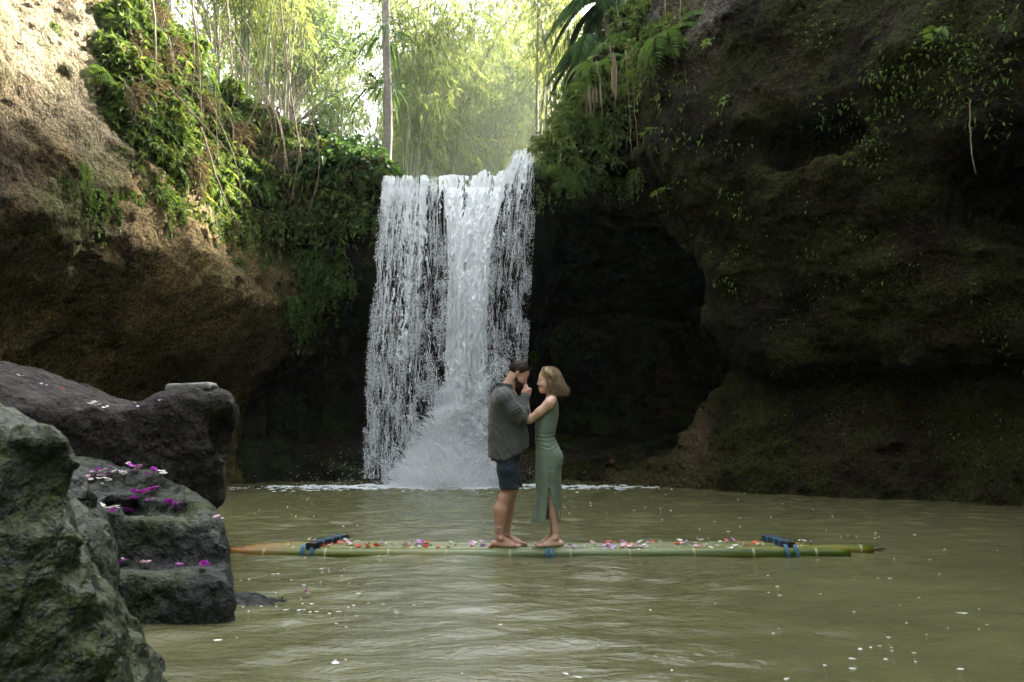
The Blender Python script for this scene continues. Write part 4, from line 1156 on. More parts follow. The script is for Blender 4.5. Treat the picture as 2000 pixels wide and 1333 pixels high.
sx = nt.n('SeparateXYZ', Vector=tc).outputs[0]
brown = nt.ramp(nt.math('ADD', nt.math('MULTIPLY', sx, 0.25), nt.math('MULTIPLY', f2, 0.35)), (-0.02 + 0.0, 1.0), (0.10, 0.0)) if False else nt.ramp(nt.math('ADD', nt.math('MULTIPLY_ADD' if False else 'MULTIPLY', nt.math('ADD', sx, 2.75), 0.8), nt.math('MULTIPLY', f2, 0.5)), (0.25, 1.0), (0.75, 0.0))
c = nt.mix(brown, c, (0.24, 0.115, 0.025))
pale = nt.ramp(nt.math('ADD', nt.math('ABSOLUTE', nt.math('SUBTRACT', sx, 0.35)), nt.math('MULTIPLY', f1, 0.8)), (0.0, 0.0), (0.9, 0.0)) if False else nt.ramp(nt.math('MULTIPLY', nt.math('ADD', nt.math('ABSOLUTE', nt.math('SUBTRACT', sx, 0.35)), f1), 0.4), (0.62, 0.75), (0.90, 0.0))  # paler middle: sky reflection painted into the pole colour
c = nt.mix(nt.math('MULTIPLY', pale, nt.ramp(f1, (0.35, 0.2), (0.5, 1.0))), c, (0.135, 0.165, 0.075))
b = nt.n('BsdfPrincipled', Base_Color=c, Roughness=0.42); b.inputs['Specular IOR Level'].default_value = 0.3
nt.link(nt.n('Bump', Height=f1, Strength=0.15, Distance=0.01).outputs[0], b.inputs['Normal'])
M['bamboo_pole'] = nt.done(b.outputs[0])
M['node_ring'] = plain('bamboo_node', (0.30, 0.26, 0.14), 0.6, 0.35, 12)
M['bar'] = plain('dark_bar', (0.018, 0.017, 0.018), 0.6, 0.4, 12, 0.4)
M['strap'] = plain('blue_strap', (0.045, 0.13, 0.23), 0.65, 0.3, 20, 0.3, 150)
M['strap_dark'] = plain('dark_blue_strap', (0.018, 0.045, 0.075), 0.65, 0.4, 20, 0.3, 150)

RAFT = empty('bamboo_raft', (0.2, RY0 + 0.3, 0)); tag(RAFT, 'long low raft of green bamboo poles lashed with blue straps', 'raft')
RO = np.array(RAFT.location)
POLES = [(-2.63, 3.08, 0.056), (-2.56, 2.95, 0.052), (-2.50, 3.38, 0.050), (-2.38, 2.85, 0.054), (-2.25, 2.70, 0.050), (-2.05, 2.75, 0.050)]
ang = R(-0.8)
for k, (x0, x1, r) in enumerate(POLES):
    y = RY0 + 0.110 * k
    xs = np.linspace(x0, x1, 60)
    pts = np.stack([xs, y + 0.012 * np.sin(xs * 1.1 + k) - 0.014 * (xs - 0.2), [raft_z(x) + (0.006 if k else 0.0) + 0.006 * math.sin(x * 0.9 + k * 2) for x in xs]], 1)
    rad = r * (1 - 0.018 * (xs - x0) / 3) * (1 + 0.10 * np.exp(-((xs - x0) / 0.12) ** 2))
    mb = MB(); mb.tube(pts - RO, rad, 14)
    po = mb.build('pole', M['bamboo_pole'], RAFT)
    n0 = x0 + 0.35 + 0.17 * k
    while n0 < x1 - 0.05:
        c0 = [np.interp(n0, xs, pts[:, i]) for i in range(3)]; rr = np.interp(n0, xs, rad)
        mb = MB(); q = np.linspace(-0.012, 0.012, 5)
        mb.tube(np.stack([c0[0] + q, np.full(5, c0[1]), np.full(5, c0[2])], 1) - RO, rr * np.array([0.99, 1.035, 1.06, 1.035, 0.99]), 14, caps=False)
        mb.build('node', M['node_ring'], po); n0 += 0.56 + 0.03 * math.sin(n0 * 7 + k)
    if k == 2:                                     # splintered tip of the longest pole
        n = 8; A = np.array([x1 - 0.03, pts[-1, 1], pts[-1, 2]])
        mb = MB()
        for j in range(n):
            e = A + np.array([RNG.uniform(0.12, 0.26), RNG.normal(0, 0.03), RNG.normal(0.0, 0.012)])
            s0 = A + np.array([0, RNG.normal(0, 0.015), RNG.normal(0, 0.012)])
            mb.tube(np.linspace(s0, e, 4) - RO, np.linspace(0.008, 0.002, 4), 4)
        mb.build('splintered_tip', M['twig'], po)
def bar_box(mb, c, d, L, w, h):
    d = np.array(d, float); d /= np.linalg.norm(d); s = np.cross(d, [0, 0, 1.0]); u = np.array([0, 0, 1.0])
    prof = [(-w, -h * 0.8), (-w * 0.8, -h), (w * 0.8, -h), (w, -h * 0.8), (w, h * 0.8), (w * 0.8, h), (-w * 0.8, h), (-w, h * 0.8)]
    V = [np.array(c) + d * e * L / 2 + s * a + u * b_ for e in (-1, 1) for a, b_ in prof]
    Q = [(i, (i + 1) % 8, 8 + (i + 1) % 8, 8 + i) for i in range(8)]
    T = [(0, i + 1, i) for i in range(1, 7)] + [(8, 8 + i, 8 + i + 1) for i in range(1, 7)]
    mb.add(V, Q, T)
for (pa, pb) in (((-1.855, RY0 - 0.02), (-1.67, RY0 + 0.72)), ((2.56, RY0 - 0.02), (2.50, RY0 + 0.60))):
    c0 = np.array([(pa[0] + pb[0]) / 2, (pa[1] + pb[1]) / 2, raft_z(pa[0]) + 0.052 + 0.024]); d = np.array([pb[0] - pa[0], pb[1] - pa[1], 0])
    L = np.linalg.norm(d)
    mb = MB(); bar_box(mb, c0 - RO, d, L, 0.038, 0.03); cb = mb.build('crossbar', M['bar'], RAFT, smooth=False)
    for j in range(7):
        e = -0.36 + 0.72 * j / 6
        mb = MB(); bar_box(mb, c0 + d * e - RO + np.array([0, 0, -0.004]), d + np.array([RNG.normal(0, 0.06), 0, 0]), 0.032, 0.045, 0.039)
        mb.build('strap_wrap', M['strap'] if j % 2 else M['strap_dark'], cb, smooth=False)
    for j, e in enumerate((-0.055, 0.03)):           # loops round the outer pole
        th = np.linspace(0.2, 2 * np.pi - 0.2, 22) + np.pi / 2
        px_ = pa[0] + e + 0.01 * np.sin(th * 2)
        pts = np.stack([px_ + 0.0 * th, RY0 - 0.014 * (pa[0] - 0.2) + 0.074 * np.cos(th), raft_z(pa[0]) + 0.008 + 0.074 * np.sin(th)], 1)
        mb = MB(); 
        for w in (-0.011, 0, 0.011): mb.tube(pts - RO + np.array([w, 0, 0]), 0.0075, 5)
        mb.build('strap', M['strap'], RAFT)
for e in (-0.03, 0.018):
    xx = float(at(1076, 1070, RY0).x) + e
    th = np.linspace(0, 2 * np.pi, 22); pts = np.stack([xx + 0 * th, RY0 - 0.014 * (xx - 0.2) + 0.068 * np.cos(th), raft_z(xx) + 0.0 + 0.068 * np.sin(th)], 1)
    mb = MB()
    for w in ((-0.012, 0, 0.012) if e < 0 else (0.0, 0.008)): mb.tube(pts - RO + np.array([w, 0, 0]), 0.007, 5)
    mb.build('strap', M['strap'], RAFT)

# ------------------------------------------------------------------ the couple: fields of tapered limbs, one skin each
class Body:
    def __init__(s, lo, hi, h):
        s.lo, s.h = np.array(lo, float), h
        s.ax = grid(lo, hi, h)
        s.F = np.full([len(a) for a in s.ax], 0.12, np.float32)
    def sub(s, lo, hi):
        sl = tuple(slice(max(0, int((lo[i] - s.lo[i]) / s.h)), max(0, min(len(s.ax[i]), int((hi[i] - s.lo[i]) / s.h) + 2))) for i in range(3))
        X, Y, Z = np.meshgrid(*[s.ax[i][sl[i]] for i in range(3)], indexing='ij')
        return sl, X, Y, Z
    def put(s, sl, f, k):
        if f.size: s.F[sl] = smin(s.F[sl], f, k) if k > 0 else np.minimum(s.F[sl], f)
    def cone(s, a, b, ra, rb, k=0.02, sy=1.0):
        a, b = np.array(a, float), np.array(b, float); m = max(ra, rb) * max(1, sy) + k + 0.03
        sl, X, Y, Z = s.sub(np.minimum(a, b) - m, np.maximum(a, b) + m)
        d = b - a; L2 = (d * np.array([1, 1 / sy, 1])) @ (d * np.array([1, 1 / sy, 1])) + 1e-9
        px, py, pz = X - a[0], (Y - a[1]) / sy, Z - a[2]; dy = d[1] / sy
        t = np.clip((px * d[0] + py * dy + pz * d[2]) / L2, 0, 1)
        f = np.sqrt((px - t * d[0]) ** 2 + (py - t * dy) ** 2 + (pz - t * d[2]) ** 2) - (ra + (rb - ra) * t)
        s.put(sl, f, k)
    def chain(s, pts, k=0.02, sy=1.0):
        for p, q in zip(pts[:-1], pts[1:]): s.cone(p[0], q[0], p[1], q[1], k, sy)
    def func(s, fn, lo, hi, k=0.02):
        sl, X, Y, Z = s.sub(lo, hi); s.put(sl, fn(X, Y, Z).astype(np.float32), k)
    def cut(s, fn, lo, hi, k=0.0):
        sl, X, Y, Z = s.sub(lo, hi); f = fn(X, Y, Z)
        s.F[sl] = smax(s.F[sl], f, k) if k > 0 else np.maximum(s.F[sl], f)
    def rough(s, fn):
        m = np.abs(s.F) < 0.03
        I = np.argwhere(m); P = I * s.h + s.lo
        s.F[m] += fn(P).astype(np.float32)
    def mesh(s, name): 
        V, Q = surface_nets(s.F, s.lo, s.h)
        me = mesh_np(name, V, Q)
        return me

def loft(zs, cx, rx, ry, cy=None):
    cy = cy or [0.0] * len(zs)
    def fn(X, Y, Z):
        z = Z[:1, :1, :]
        a, b_, c_, e = (np.interp(z, zs, v) for v in (cx, rx, ry, cy))
        f = (np.sqrt(((X - a) / b_) ** 2 + ((Y - e) / c_) ** 2) - 1) * np.minimum(b_, c_)
        return np.maximum(f, np.maximum(zs[0] - Z, Z - zs[-1]))
    return fn

def head_frame(ear, pitch):
    f = np.array([math.cos(pitch), 0, math.sin(pitch)]); u = np.array([-math.sin(pitch), 0, math.cos(pitch)]); e = np.array(ear)
    def to(X, Y, Z):
        x, y, z = X - e[0], Y - e[1], Z - e[2]
        return x * f[0] + z * f[2], y, x * u[0] + z * u[2]
    def fr(p): return e + f * p[0] + np.array([0, 1.0, 0]) * p[1] + u * p[2]
    return to, fr
def el(a, b, c, ctr, r): return (np.sqrt(((a - ctr[0]) / r[0]) ** 2 + ((b - ctr[1]) / r[1]) ** 2 + ((c - ctr[2]) / r[2]) ** 2) - 1) * min(r)
def seg(a, b, c, p, q, ra, rb):
    p, q = np.array(p), np.array(q); d = q - p
    t = np.clip(((a - p[0]) * d[0] + (b - p[1]) * d[1] + (c - p[2]) * d[2]) / (d @ d), 0, 1)
    return np.sqrt((a - p[0] - t * d[0]) ** 2 + (b - p[1] - t * d[1]) ** 2 + (c - p[2] - t * d[2]) ** 2) - (ra + (rb - ra) * t)
def face(a, b, c, w=1.0, man=True):
    s = np.abs(b)
    f = el(a, b, c, (0.002, 0, 0.045), (0.098, 0.077 * w, 0.085))
    f = smin(f, el(a, b, c, (0.046, 0, -0.022), (0.056, 0.058 * w, 0.082)), 0.03)
    f = smin(f, seg(a, s, c, (0.0, 0.052 * w, -0.045), (0.065, 0.018, -0.092), 0.018, 0.018), 0.03)
    f = smin(f, el(a, b, c, (0.072, 0, -0.096), (0.024, 0.026, 0.020)), 0.018)
    f = smin(f, seg(a, s, c, (0.092, 0.012, 0.020), (0.080, 0.040, 0.020), 0.011 if man else 0.007, 0.009), 0.014)
    f = smin(f, el(a, s, c, (0.066, 0.040, -0.030), (0.030, 0.022, 0.024)), 0.02)       # cheeks
    f = smax(f, -el(a, s, c, (0.103, 0.031, -0.001), (0.014, 0.017, 0.011)), 0.014)     # eye hollows
    f = smin(f, seg(a, b, c, (0.097, 0, 0.010), (0.119 if man else 0.112, 0, -0.030), 0.007, 0.0105 if man else 0.009), 0.010)
    f = smin(f, el(a, s, c, (0.108 if man else 0.102, 0.011, -0.034), (0.011, 0.008, 0.008)), 0.006)
    f = smin(f, el(a, b, c, (0.098, 0, -0.058), (0.010, 0.022, 0.006)), 0.006)
    f = smin(f, el(a, b, c, (0.096, 0, -0.069), (0.010, 0.019, 0.0065)), 0.005)
    f = smin(f, el(a, s, c, (0.094, 0.031, -0.001), (0.009, 0.014, 0.0095)), 0.005)  # lids
    ear = el(a, s, c, (-0.004, 0.079 * w, -0.003), (0.019, 0.009, 0.031))
    ear = smax(ear, -el(a, s, c, (0.002, 0.089 * w, -0.001), (0.010, 0.008, 0.018)), 0.006)
    return smin(f, ear, 0.008)

def skin_mat(name, col, blush):
    nt = NT(name); p = pos(nt, False)
    c = nt.mix(nt.ramp(nt.noise(p, 7, 4), (0.35, 0.0), (0.7, 0.7)), col, blush)
    b = nt.n('BsdfPrincipled', Base_Color=c, Roughness=0.5)
    b.inputs['Subsurface Weight'].default_value = 0.12
    b.inputs['Subsurface Radius'].default_value = (0.012, 0.005, 0.003); b.inputs['Subsurface Scale'].default_value = 0.6
    return nt.done(b.outputs[0])
def cloth_mat(name, col, weave=420, rough=0.85):
    nt = NT(name); p = pos(nt, False)
    c = nt.mix(nt.ramp(nt.noise(p, 5, 5, 0.65), (0.3, 0.0), (0.7, 1.0)), tuple(x * 0.82 for x in col), tuple(x * 1.15 for x in col))
    b = nt.n('BsdfPrincipled', Base_Color=c, Roughness=rough); b.inputs['Sheen Weight'].default_value = 0.15
    h = nt.math('ADD', nt.math('MULTIPLY', nt.noise(p, 26, 4, 0.6, 0.8), 1.0), nt.math('MULTIPLY', nt.noise(p, weave, 1), 0.12))
    nt.link(nt.n('Bump', Height=h, Strength=0.35, Distance=0.012).outputs[0], b.inputs['Normal'])
    return nt.done(b.outputs[0])
def hair_mat(name, c1, c2, c3):
    nt = NT(name); p = pos(nt, False)
    mp = nt.n('Mapping', Vector=p); mp.inputs['Scale'].default_value = (1, 1, 0.25)
    f = nt.noise(mp.outputs[0], 60, 4, 0.6)
    g = nt.n('NewGeometry').outputs['Random Per Island']
    c = nt.ramp(nt.math('ADD', nt.math('MULTIPLY', f, 0.7), nt.math('MULTIPLY', g, 0.35)), (0.3, c1), (0.55, c2), (0.8, c3))
    b = nt.n('BsdfPrincipled', Base_Color=c, Roughness=0.6); b.inputs['Specular IOR Level'].default_value = 0.2
    nt.link(nt.n('Bump', Height=f, Strength=0.5, Distance=0.006).outputs[0], b.inputs['Normal'])
    return nt.done(b.outputs[0])
M['skin_man'] = skin_mat('skin_tanned', (0.46, 0.265, 0.185), (0.52, 0.28, 0.20))
M['skin_woman'] = skin_mat('skin_light', (0.58, 0.37, 0.27), (0.62, 0.37, 0.28))
M['shirt'] = cloth_mat('charcoal_linen', (0.056, 0.061, 0.055))
M['shorts'] = cloth_mat('navy_cotton', (0.006, 0.015, 0.026))
M['dress'] = cloth_mat('sage_knit', (0.130, 0.180, 0.125), 300)
M['hair_man'] = hair_mat('dark_brown_hair', (0.016, 0.010, 0.007), (0.035, 0.022, 0.015), (0.07, 0.046, 0.032))
M['hair_woman'] = hair_mat('light_brown_hair', (0.085, 0.055, 0.030), (0.21, 0.145, 0.082), (0.44, 0.33, 0.20))
M['beard'] = plain('beard', (0.035, 0.022, 0.016), 0.8, 0.4, 60, 0.5, 300)
M['brow'] = plain('brow', (0.03, 0.019, 0.013), 0.8, 0.3)
M['lash'] = plain('lash', (0.012, 0.009, 0.008), 0.7, 0.2)
M['lip'] = plain('lip', (0.42, 0.15, 0.13), 0.45, 0.15, 30)
M['ink'] = plain('tattoo_ink', (0.03, 0.035, 0.04), 0.7, 0.2)
M['tooth'] = plain('tooth', (0.75, 0.72, 0.66), 0.3, 0.05)

def foot(B, ax_, y, fwd=1, L=0.255, k=0.02, out=-1, r=1.0):
    """ankle at ax_; sole on z = 0; out is the side of the little toe"""
    h = ax_ - 0.048
    B.cone((h, y, 0.036 * r), (h + 0.10, y, 0.034), 0.034 * r, 0.032 * r, k, 1.0)
    B.cone((ax_ + 0.005, y, 0.085), (h + L * 0.66, y, 0.028), 0.037 * r, 0.026, k, 1.15)
    B.cone((h + 0.06, y + out * 0.012, 0.024), (h + L * 0.66, y + out * 0.022, 0.021), 0.024, 0.021, k, 1.1)
    B.cone((h + 0.04, y - out * 0.014, 0.03), (h + L * 0.72, y - out * 0.022, 0.023), 0.026, 0.023, k)
    for j in range(5):
        yy = y - out * (0.032 - 0.0165 * j); e = L * (0.985 - (0, 0.01, 0.04, 0.085, 0.135)[j]); rr = (0.0125, 0.0092, 0.0086, 0.0082, 0.0080)[j]
        B.chain([((h + L * 0.62 - 0.01 * j, yy * 1.0, 0.020), rr + 0.003), ((h + e - 0.03, yy, 0.021), rr), ((h + e - rr, yy, rr + 0.001), rr)], 0.005)

def hand(B, w, side, r=1.0, fingers_up=False):
    """fist closed round the hands it holds; w: wrist, side: -1 towards the camera"""
    w = np.array(w, float)
    c = w + np.array([0.005, 0.0, 0.052])
    B.cone(w, c, 0.025 * r, 0.028 * r, 0.02, 0.75)
    B.cone(c + [-0.012, 0, 0], c + [0.018, 0, 0.012], 0.027 * r, 0.024 * r, 0.015, 0.7)
    for j in range(4):
        z = 0.026 - 0.019 * j; ln = (1.0, 1.08, 1.0, 0.82)[j]
        A = c + np.array([0.030 - 0.003 * j, 0.002 * side, z])
        Bq = A + np.array([0.022 * ln, -0.012 * side, 0.004]); Cq = Bq + np.array([-0.006, -0.024 * side * ln, 0.002]); Dq = Cq + np.array([-0.020, -0.008 * side, 0.0])
        B.chain([(A, 0.0105 * r), (Bq, 0.0092 * r), (Cq, 0.0085 * r), (Dq, 0.0075 * r)], 0.004)
    t0 = c + np.array([-0.020, -0.004 * side, -0.012])
    B.chain([(t0, 0.014 * r), (t0 + [0.006, -0.008 * side, 0.034], 0.0115 * r), (t0 + [0.024, -0.016 * side, 0.056], 0.009 * r)], 0.008)

def curve_tubes(name, lines, rad, mat, parent, sides=4):
    mb = MB()
    for p in lines: mb.tube(p, np.linspace(rad, rad * 0.35, len(p)), sides, caps=False)
    return mb.build(name, mat, parent)

# ---- man, facing +X; the camera sees his right side (-Y)
sx_, sy_ = at(990, 1060, 8.40).x, 8.40
top_z = raft_z(0) + 0.058
MAN = empty('person', (sx_, sy_, top_z)); tag(MAN, 'bearded person in dark grey shirt and navy shorts, kissing the clasped hands', 'person')
B = Body((-0.34, -0.36, -0.01), (0.42, 0.36, 1.84), 0.0063)
for s, dx in ((-1, 0.0), (1, 0.055)):
    y = s * 0.095
    B.chain([((-0.068 + dx, y, 0.085), 0.040), ((-0.066 + dx, y, 0.17), 0.040), ((-0.052 + dx, y, 0.34), 0.064), ((-0.022 + dx * 0.8, y, 0.46), 0.060), ((0.025 + dx * 0.5, y, 0.55), 0.060), ((0.02, y, 0.66), 0.074), ((0.005, y * 0.95, 0.92), 0.095)], 0.025)
    B.cone((-0.066 + dx, y, 0.36), (-0.066 + dx, y, 0.26), 0.050, 0.040, 0.04)     # calf
    B.cone((0.030 + dx * 0.5, y, 0.53), (0.034 + dx * 0.5, y, 0.57), 0.042, 0.044, 0.02)      # kneecap
    B.cone((-0.055 + dx, y + s * 0.038, 0.085), (-0.055 + dx, y - s * 0.034, 0.095), 0.014, 0.014, 0.012)
    foot(B, -0.068 + dx, y, 1, 0.262, out=s)
B.cone((0, 0, 0.95), (-0.02, 0, 1.38), 0.12, 0.13, 0.05, 1.3)
to, fr = head_frame((0.100, 0, 1.632), R(-33))
B.cone((-0.03, 0, 1.43), fr((-0.018, 0, -0.03)), 0.068, 0.058, 0.03)
m_ear = np.array(fr((0, 0, 0)))
B.func(lambda X, Y, Z: face(*to(X, Y, Z)), m_ear - 0.15, m_ear + 0.17, 0.02)
for s in (-1, 1): 
    wv = np.array([0.170 if s < 0 else 0.176, s * 0.046, 1.405])
    B.cone((0.135, s * 0.10, 1.25), wv, 0.034, 0.027, 0.02); hand(B, wv, s)
body = obj('body', B.mesh('body'), M['skin_man'], MAN)
# shirt
zs = [0.79, 0.84, 0.92, 1.02, 1.14, 1.26, 1.36, 1.43, 1.48, 1.53]
S = Body((-0.36, -0.40, 0.70), (0.36, 0.40, 1.62), 0.0065)
S.func(loft(zs, [0.008, 0.010, 0.014, 0.012, 0.006, 0.0, -0.018, -0.03, -0.03, -0.02], [0.194, 0.194, 0.198, 0.200, 0.190, 0.180, 0.152, 0.122, 0.096, 0.074], [0.215, 0.215, 0.212, 0.208, 0.208, 0.214, 0.215, 0.185, 0.13, 0.085]), (-0.36, -0.4, 0.7), (0.36, 0.4, 1.6), 0.03)
for s in (-1, 1):
    S.chain([((-0.035, s * 0.17, 1.42), 0.078), ((-0.02, s * 0.205, 1.38), 0.082), ((0.055, s * 0.215, 1.28), 0.076), ((0.120, s * 0.18, 1.205), 0.068), ((0.150, s * 0.12, 1.27), 0.060), ((0.168, s * 0.065, 1.385), 0.046)], 0.035)
    S.cone((0.163, s * 0.072, 1.365), (0.170, s * 0.060, 1.402), 0.051, 0.051, 0.006)          # rolled cuff
S.cut(lambda X, Y, Z: -(Z - (0.835 + 0.30 * X + 0.05 * np.cos(Y * 9))), (-0.36, -0.4, 0.7), (0.36, 0.4, 1.0))
ca = np.array([-0.005, 0, 1.50])
def collar(X, Y, Z):                                # stand-up collar ring, open in front
    zz = Z - 1.505 - 0.12 * (-X - 0.02); rr = np.sqrt(((X + 0.012) / 1.12) ** 2 + Y ** 2)
    return np.maximum(np.maximum(np.abs(rr - 0.083 - 0.25 * np.clip(zz, -0.05, 0.1)) - 0.008, np.abs(zz) - 0.034), X - 0.055)
S.func(collar, (-0.2, -0.2, 1.40), (0.15, 0.2, 1.62), 0.008)
def folds(P):
    q = P * np.array([9.0, 5.0, 9.0])
    d = P[:, 2] * 0.75 + P[:, 0] * 0.9
    lo = np.clip((1.15 - P[:, 2]) / 0.25, 0, 1)
    fz = 0.008 * fbm(np.stack([d * 14, P[:, 1] * 4, (P[:, 0] - P[:, 2]) * 3], 1), 1.0, 3, 0.55, ridge=True)
    arm = np.exp(-((P[:, 0] - 0.09) / 0.10) ** 2 - ((P[:, 2] - 1.27) / 0.10) ** 2) * (np.abs(P[:, 1]) > 0.11)
    return fz - 0.004 + 0.003 * arm * np.sin((P[:, 2] * 1.1 - P[:, 0] * 0.9) * 130 + 3 * fbm(P, 8, 2)) + 0.005 * fbm(q, 1.0, 3) * (0.4 + lo)
S.rough(folds)
sh = obj('shirt', S.mesh('shirt'), M['shirt'], MAN)
# shorts
S = Body((-0.30, -0.30, 0.50), (0.30, 0.30, 1.02), 0.0065)
for s, dx in ((-1, 0.0), (1, 0.035)):
    S.chain([((0.022 + dx, s * 0.102, 0.50), 0.090), ((0.010 + dx * 0.6, s * 0.100, 0.72), 0.104), ((0.0, s * 0.075, 0.90), 0.110)], 0.03, 1.0)
    S.cone((0.022 + dx, s * 0.102, 0.545), (0.021 + dx, s * 0.102, 0.575), 0.093, 0.094, 0.004)
S.func(loft([0.80, 0.9, 1.0], [-0.01, 0.0, 0.0], [0.145, 0.15, 0.14], [0.18, 0.178, 0.17]), (-0.3, -0.3, 0.75), (0.3, 0.3, 1.02), 0.04)
S.cut(lambda X, Y, Z: 0.538 - Z + 0.02 * X, (-0.3, -0.3, 0.5), (0.3, 0.3, 0.6))
for s, dx in ((-1, 0.0), (1, 0.035)):
    S.cut(lambda X, Y, Z: -np.maximum(np.sqrt((X - 0.022 - dx) ** 2 + (Y - s * 0.102) ** 2) - 0.082, Z - 0.60), (-0.3, -0.3, 0.5), (0.3, 0.3, 0.64))
S.rough(lambda P: 0.007 * fbm(np.stack([P[:, 0] * 9 + P[:, 2] * 7, P[:, 1] * 6, P[:, 2] * 3], 1), 1.0, 3, ridge=True) - 0.003)
obj('shorts', S.mesh('shorts'), M['shorts'], MAN)
# hair, bun, beard, brows, eye line
Hh = Body(m_ear - np.array([0.17, 0.13, 0.12]), m_ear + np.array([0.20, 0.13, 0.19]), 0.0042)
def hair_m(X, Y, Z):
    a, b_, c_ = to(X, Y, Z); s = np.abs(b_)
    f = el(a, b_, c_, (-0.004, 0, 0.050), (0.104, 0.083, 0.091))
    line = np.interp(c_, [-0.06, -0.03, 0.0, 0.03, 0.05, 0.07, 0.10, 0.14], [-0.055, -0.045, 0.005, 0.038, 0.050, 0.066, 0.080, 0.082])
    line = line + 0.02 * (c_ > 0.04) * (1 - np.clip(s / 0.05, 0, 1))
    f = smax(f, (a - line) * 0.8, 0.012)
    f = smax(f, -0.052 - c_, 0.02)
    f = f + 0.0028 * np.sin(s * 300 + a * 60) * 0.7
    bun = el(a, b_, c_, (-0.108, 0, 0.092), (0.034, 0.034, 0.030))
    return smin(f, bun, 0.014)
Hh.func(hair_m, m_ear - 0.2, m_ear + 0.25, 0)
Hh.rough(lambda P: 0.0016 * fbm(P * np.array([0.6, 3, 1.0]), 60, 2))
hr = obj('hair', Hh.mesh('hair'), M['hair_man'], MAN)
lines = []
for k in range(26):
    c0 = np.array([-0.108, RNG.normal(0, 0.012), 0.092]); d = unit(RNG.normal(0, 1, 3)); e = c0 + d * 0.028; g_ = e + d * RNG.uniform(0.004, 0.02) + RNG.normal(0, 0.006, 3)
    lines.append(np.array([fr(c0 + d * 0.02), fr(e), fr(g_)]))
curve_tubes('bun_wisps', lines, 0.0016, M['hair_man'], hr)
Bd = Body(m_ear - np.array([0.10, 0.12, 0.20]), m_ear + np.array([0.20, 0.12, 0.06]), 0.0042)
def beard(X, Y, Z):
    a, b_, c_ = to(X, Y, Z); s = np.abs(b_)
    f = face(a, b_, c_) - 0.0035
    edge = np.interp(a, [-0.02, 0.02, 0.05, 0.085, 0.12], [-0.02, -0.028, -0.050, -0.046, -0.044])
    f = smax(f, c_ - edge, 0.01); f = smax(f, 0.004 - a, 0.012)
    f = smax(f, -el(a, b_, c_, (0.104, 0, -0.064), (0.02, 0.019, 0.010)), 0.004)
    return smin(f, smax(el(a, b_, c_, (0.060, 0, -0.100), (0.036, 0.034, 0.020)), 0.004 - a, 0.01), 0.012)
Bd.func(beard, m_ear - 0.22, m_ear + 0.22, 0)
Bd.rough(lambda P: 0.003 * fbm(P, 130, 2))
obj('beard', Bd.mesh('beard'), M['beard'], MAN)
for s in (-1, 1):
    curve_tubes('eyebrow', [np.array([fr((0.103, s * 0.012, 0.022)), fr((0.101, s * 0.026, 0.028)), fr((0.088, s * 0.047, 0.022))])], 0.0050, M['brow'], MAN)
    curve_tubes('eyelash', [np.array([fr((0.099, s * 0.019, -0.005)), fr((0.1015, s * 0.031, -0.0075)), fr((0.090, s * 0.044, -0.003))])], 0.0034, M['lash'], MAN)
# palm-tree tattoo on the near shin: trunk, fronds and a small island line
bv = BVHTree.FromPolygons([tuple(v.co) for v in body.data.vertices], [tuple(p.vertices) for p in body.data.polygons])
def ink(points, r):
    out = []
    for x, z in points:
        h = bv.ray_cast(Vector((x, -1, z)), Vector((0, 1, 0)))
        if h[0] is not None: out.append(np.array(h[0]) + np.array([0, -0.0006, 0]))
    return np.array(out)
tx, tz = -0.075, 0.165
strokes = [[(tx, tz - 0.022), (tx + 0.003, tz - 0.008), (tx + 0.002, tz + 0.006), (tx, tz + 0.014)]]
for ang_ in (20, 60, 120, 160, -20, 200): strokes.append([(tx, tz + 0.014), (tx + 0.010 * math.cos(R(ang_)), tz + 0.017 + 0.008 * math.sin(R(ang_))), (tx + 0.019 * math.cos(R(ang_)), tz + 0.012 + 0.011 * math.sin(R(ang_)))])
strokes.append([(tx - 0.016, tz - 0.026), (tx, tz - 0.022), (tx + 0.018, tz - 0.028)])
lines = [l for l in (ink(s, 0) for s in strokes) if len(l) >= 2]
if lines: curve_tubes('tattoo', lines, 0.0022, M['ink'], MAN, 4)

# ---- woman, built facing +X and turned to face the man; the camera sees her left side (+Y here)
wx_, wy_ = at(1072, 1060, 8.40).x, 8.40
WOMAN = empty('person', (wx_, wy_, top_z), math.pi); tag(WOMAN, 'smiling person with wavy shoulder-length hair in a sage green slit dress', 'person')
B = Body((-0.30, -0.30, -0.01), (0.36, 0.30, 1.76), 0.0062)
for s, dx in ((1, 0.0), (-1, 0.012)):
    y = s * 0.062
    B.chain([((-0.064 + dx, y, 0.085), 0.033), ((-0.062 + dx, y, 0.16), 0.032), ((-0.048 + dx, y, 0.31), 0.049), ((-0.022 + dx, y, 0.42), 0.048), ((0.0 + dx, y, 0.50), 0.048), ((0.0, y, 0.62), 0.060), ((-0.02, y, 0.82), 0.080)], 0.02)
    B.cone((-0.064 + dx, y, 0.33), (-0.06 + dx, y, 0.26), 0.030, 0.026, 0.025)
    B.cone((-0.05 + dx, y + s * 0.030, 0.078), (-0.05 + dx, y - s * 0.027, 0.086), 0.011, 0.011, 0.01)
    foot(B, -0.062 + dx, y, 1, 0.238, out=s, r=0.9)
B.cone((0.02, 0, 0.86), (0.01, 0, 1.28), 0.05, 0.055, 0.03, 1.4)
B.cone((-0.02, -0.10, 1.365), (-0.02, 0.10, 1.365), 0.050, 0.050, 0.04)
to2, fr2 = head_frame((-0.012, 0, 1.563), R(1))
w_ear = np.array(fr2((0, 0, 0)))
B.cone((-0.035, 0, 1.36), fr2((-0.012, 0, -0.04)), 0.050, 0.045, 0.03)
B.func(lambda X, Y, Z: face(*to2(X, Y, Z), 0.94, False), w_ear - 0.15, w_ear + 0.16, 0.02)
